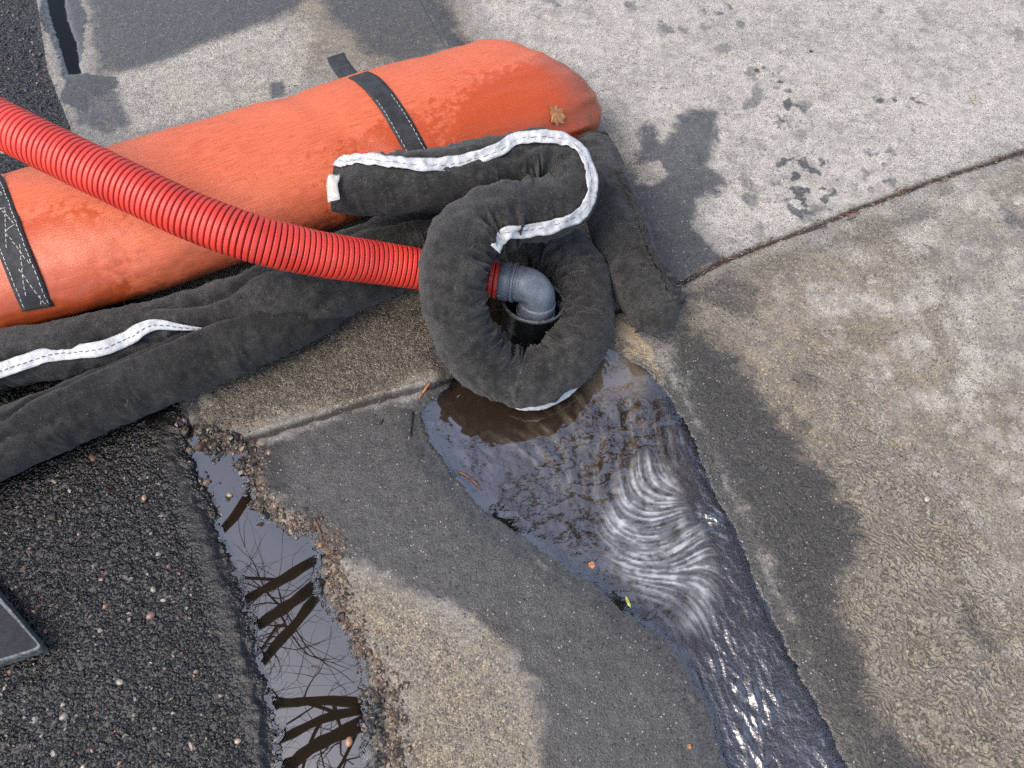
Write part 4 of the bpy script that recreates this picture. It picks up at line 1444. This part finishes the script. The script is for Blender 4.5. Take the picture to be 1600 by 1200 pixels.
cand = np.c_[rg.uniform(-.6, .0, 60000), rg.uniform(-.05, .75, 60000)]
sp_ = sdf(pit_poly, cand[:, 0], cand[:, 1])
right = cand[:, 0] > (asphalt_edge(cand[:, 1]))
ok = (np.abs(sp_ + .012) < .042) & right & (rg.uniform(0, 1, len(cand)) < np.exp(-((sp_ - .002) / .016) ** 2) * (.25 + 1.2 * np.clip(fbm(cand[:, 0], cand[:, 1], 40, 2, 5) + .4, 0, 1)))
c2_ = cand[ok][:2600]
PAL_B = [(.10, .065, .04)] * 4 + [(.17, .115, .07)] * 3 + [(.24, .17, .11), (.06, .045, .035), (.30, .20, .12), (.22, .11, .06)]
stones('crumbled_gravel', c2_, rg.gamma(2.2, .0007, len(c2_)) + .0008, tones(len(c2_), rg, PAL_B) * .62, .55, 4, 'brown crumbs and grit along the broken slab edge')

cand = np.c_[rg.uniform(-.6, -.1, 40000), rg.uniform(.05, .75, 40000)]
ok = (sdf(mapped([(270, 650), (400, 690), (398, 760), (425, 812), (372, 832), (322, 780), (287, 700)]), cand[:, 0], cand[:, 1]) < 0) | (sdf(mapped([(545, 1075), (600, 1060), (610, 1200), (570, 1240), (556, 1150)]), cand[:, 0], cand[:, 1]) < 0)
ok &= fbm(cand[:, 0], cand[:, 1], 42, 3, 181) > -.12
c3_ = cand[ok][:750]
stones('silt_gravel', c3_, rg.gamma(2.4, .0010, len(c3_)) + .0010, tones(len(c3_), rg, [(.022, .018, .015)] * 6 + [(.05, .036, .026), (.09, .06, .04), (.13, .09, .06)]), .58, 8, 'dark wet rubble breaking the surface of the puddle')

# a few bigger pebbles one can pick out
for px, py, sz, tone, lab in ((363, 778, .0062, (.30, .22, .12), 'tan pebble breaking the surface at the top of the puddle'),
                              (548, 1160, .0070, (.42, .20, .10), 'orange brown oval pebble at the foot of the puddle'),
                              (240, 921, .0062, (.27, .24, .17), 'olive tan pebble in the asphalt halfway down'),
                              (188, 1066, .0062, (.33, .29, .22), 'cream pebble in the asphalt right of the plate'),
                              (226, 778, .0058, (.36, .19, .12), 'pinkish pebble in the asphalt near the dark sock'),
                              (236, 962, .0080, (.20, .12, .10), 'mauve flat pebble in the asphalt below the olive one'),
                              (100, 1120, .0066, (.30, .27, .24), 'grey white pebble in the asphalt at lower left'),
                              (372, 1158, .0052, (.48, .36, .25), 'bright chip in the asphalt beside the tar strip'),
                              (1448, 780, .0060, (.46, .42, .34), 'cream pebble in the brown driveway slab')):
    p = on_ground(px, py)
    jit = 1 + rg.uniform(-.12, .12, 12)
    me_v = ICO_V * jit[:, None] * np.array([1.25, .95, .75]) * sz
    o = mesh_obj('pebble', me_v, ICO_F, M_STONE, attrs={'tone': np.repeat(np.array([tone]), 12, 0)})
    sub = o.modifiers.new('round', 'SUBSURF')
    sub.levels = sub.render_levels = 2
    zz = max(p[2], Z_PUDDLE if px in (363, 548) else -1) + sz * .18
    o.location = (p[0], p[1], zz)
    o.rotation_euler = (0, 0, rg.uniform(0, 3))
    tag(o, lab, 'pebble', 'loose pebbles')

# needles and crumbs caught in the right joint
V, F, tn = [], [], []
for k in range(420):
    px = rg.uniform(1060, 1640) if k % 3 else rg.uniform(1200, 1560)
    q = G2(px, 300)
    u = q[0] * 1.0
    x0 = rg.uniform(.27, 1.33)
    y0 = float(cross_joint(x0)) + rg.normal(0, .006)
    zb = base_height(np.array(x0), np.array(y0))
    f = (H - float(zb)) / H
    x0, y0 = x0 * f, y0 * f
    z0 = ground_z(x0, y0) + .0015
    a = rg.normal(.37, .5)
    L, w = rg.gamma(2, .004) + .002, rg.uniform(.0005, .0014)
    d, s_ = np.array([math.cos(a), math.sin(a), rg.normal(0, .1)]), np.array([-math.sin(a), math.cos(a), 0])
    c = np.array([x0, y0, z0])
    b = len(V)
    V += [c - d * L / 2 - s_ * w, c - d * L / 2 + s_ * w, c + d * L / 2 + s_ * w * .5, c + d * L / 2 - s_ * w * .5, c + np.array([0, 0, w * 1.2])]
    F += [(b, b + 1, b + 4), (b + 1, b + 2, b + 4), (b + 2, b + 3, b + 4), (b + 3, b, b + 4)]
    t = [(.20, .07, .04), (.13, .07, .04), (.05, .035, .025), (.30, .17, .09), (.36, .30, .22)][rg.integers(0, 5)]
    tn += [t] * 5
o = mesh_obj('joint_litter', np.array(V), F, M_STONE, smooth=False, attrs={'tone': np.array(tn)})
tag(o, 'brown needles and crumbs caught in the slab joint', 'litter', kind='stuff')


# ------------------------------------------------------------------ bare tree overhead, seen mirrored in the water
def mirror_pt(px, py, h):
    p = G(px, py, -h)
    return np.array([p[0], p[1], h])


limb_V, limb_F = [], []
nv = 0


def limb(pts, r0, r1, n=None, m=7):
    global nv
    P = np.asarray(pts, float)
    n = n or max(4, len(P) * 3)
    Q, s = smooth_path(P, n)
    t = unit(np.gradient(Q, axis=0))
    a = unit(np.cross(t, [.3, .2, .9]))
    b = np.cross(t, a)
    th = np.linspace(0, 2 * math.pi, m, endpoint=False)
    r = .85 * np.linspace(r0, r1 * .75, n)[:, None, None] * (1 + .12 * rg.normal(0, 1, (n, 1, 1)))
    V = Q[:, None] + (a[:, None] * np.cos(th)[None, :, None] + b[:, None] * np.sin(th)[None, :, None]) * r
    limb_V.append(V.reshape(-1, 3))
    limb_F.append(grid_faces(n, m, True) + nv)
    nv += n * m
    return Q


def sprout(Q, r, depth, count, spread=1.0):
    if depth == 0:
        return
    for _ in range(count):
        i = rg.integers(len(Q) // 4, len(Q))
        t = unit(Q[min(i + 1, len(Q) - 1)] - Q[max(i - 1, 0)])
        d = unit(t + rg.normal(0, .75, 3) * spread + np.array([0, 0, .15]))
        L = (.35 + .9 * rg.random()) * (.45 + .30 * depth)
        pts = [Q[i]]
        for k in range(4):
            d = unit(d + rg.normal(0, .28, 3) + np.array([0, 0, .05]))
            pts.append(pts[-1] + d * L / 4)
        q = limb(pts, r * .5, r * .16, 9, 5)
        sprout(q, r * .42, depth - 1, count, spread)


tree_base = np.array([3.4, 4.4, -.05])
hub1 = mirror_pt(560, 885, 5.0)
hub0 = np.array([2.3, 3.4, 3.4])
trunk = limb([tree_base, tree_base + [-.15, -.2, 1.2], [2.8, 3.85, 2.5], hub0], .24, .17, 20, 14)
tr_V, tr_F = limb_V.pop(), limb_F.pop()
nv = 0
mains = []
mains.append(limb([hub0, [1.3, 2.7, 4.2], [.2, 2.2, 4.7], hub1], .15, .085, 20, 10))
mains.append(limb([hub1, mirror_pt(500, 872, 5.1), mirror_pt(440, 905, 5.4), mirror_pt(380, 935, 5.8), mirror_pt(250, 990, 6.3)], .062, .035, 18))
mains.append(limb([hub1, mirror_pt(505, 905, 5.0), mirror_pt(450, 945, 5.3), mirror_pt(405, 975, 5.6), mirror_pt(250, 1090, 6.2)], .072, .04, 18))
mains.append(limb([hub1, mirror_pt(500, 925, 4.9), mirror_pt(460, 975, 5.1), mirror_pt(420, 1020, 5.3), mirror_pt(300, 1180, 5.9)], .055, .032, 18))
hub2 = mirror_pt(620, 1105, 5.0)
mains.append(limb([hub0, [1.6, 2.2, 4.0], [.6, 1.3, 4.6], hub2], .12, .075, 18, 10))
mains.append(limb([hub2, mirror_pt(510, 1094, 5.2), mirror_pt(425, 1100, 5.5), mirror_pt(250, 1105, 6.0)], .052, .03, 14))
mains.append(limb([hub2, mirror_pt(520, 1118, 5.0), mirror_pt(445, 1152, 5.2), mirror_pt(300, 1230, 5.6)], .05, .03, 14))
mains.append(limb([hub2, mirror_pt(545, 1140, 4.8), mirror_pt(470, 1180, 5.0), mirror_pt(400, 1260, 5.3)], .075, .045, 14))
mains.append(limb([hub1, mirror_pt(450, 740, 5.4), mirror_pt(395, 765, 5.6), mirror_pt(345, 830, 5.8), mirror_pt(200, 960, 6.3)], .07, .045, 16))
# limbs above the runoff
mains.append(limb([hub0, mirror_pt(1000, 760, 4.6), mirror_pt(880, 700, 5.4), mirror_pt(700, 640, 6.4)], .12, .06, 18))
mains.append(limb([hub0, mirror_pt(1080, 700, 4.4), mirror_pt(985, 640, 5.0), mirror_pt(860, 560, 5.8), mirror_pt(760, 480, 7)], .12, .06, 18))
mains.append(limb([hub0, mirror_pt(1180, 860, 4.0), mirror_pt(1120, 940, 4.6), mirror_pt(1100, 1010, 5.4)], .10, .05, 16))
mains.append(limb([hub0, mirror_pt(1300, 950, 3.9), mirror_pt(1240, 1050, 4.4), mirror_pt(1160, 1200, 5.2)], .10, .05, 16))
for a_, b_, c_, hh in (((1330, 800), (1180, 760), (1040, 640), 4.6), ((1340, 1000), (1200, 990), (1090, 900), 4.8), ((1400, 1120), (1290, 1130), (1160, 1090), 4.4),
                       ((1420, 1220), (1310, 1230), (1190, 1230), 4.2), ((1250, 700), (1120, 690), (900, 760), 5.0), ((1360, 900), (1240, 880), (1110, 800), 4.5), ((1380, 1060), (1270, 1060), (1150, 1000), 4.9)):
    mains.append(limb([hub0, mirror_pt(*a_, hh - .6), mirror_pt(*b_, hh), mirror_pt(*c_, hh + .5)], .09, .045, 16))
mains.append(limb([hub0, [2.6, 4.4, 5.0], [2.2, 5.0, 6.6], [1.6, 5.6, 8.2]], .13, .06, 16))
mains.append(limb([hub0, [3.2, 3.2, 5.0], [3.9, 2.8, 6.6], [4.2, 2.2, 8.0]], .13, .06, 16))
for q in mains:
    sprout(q, .040, 3, 5)
root_t = empty('bare_tree', tuple(tree_base), 'leafless tree beyond the frame whose dark limbs mirror in the puddle', 'tree')
t1o = mesh_obj('trunk', tr_V, tr_F, M_BARK)
t2o = mesh_obj('limbs', np.vstack(limb_V), np.vstack(limb_F), M_BARK)
adopt(root_t, t1o, t2o)
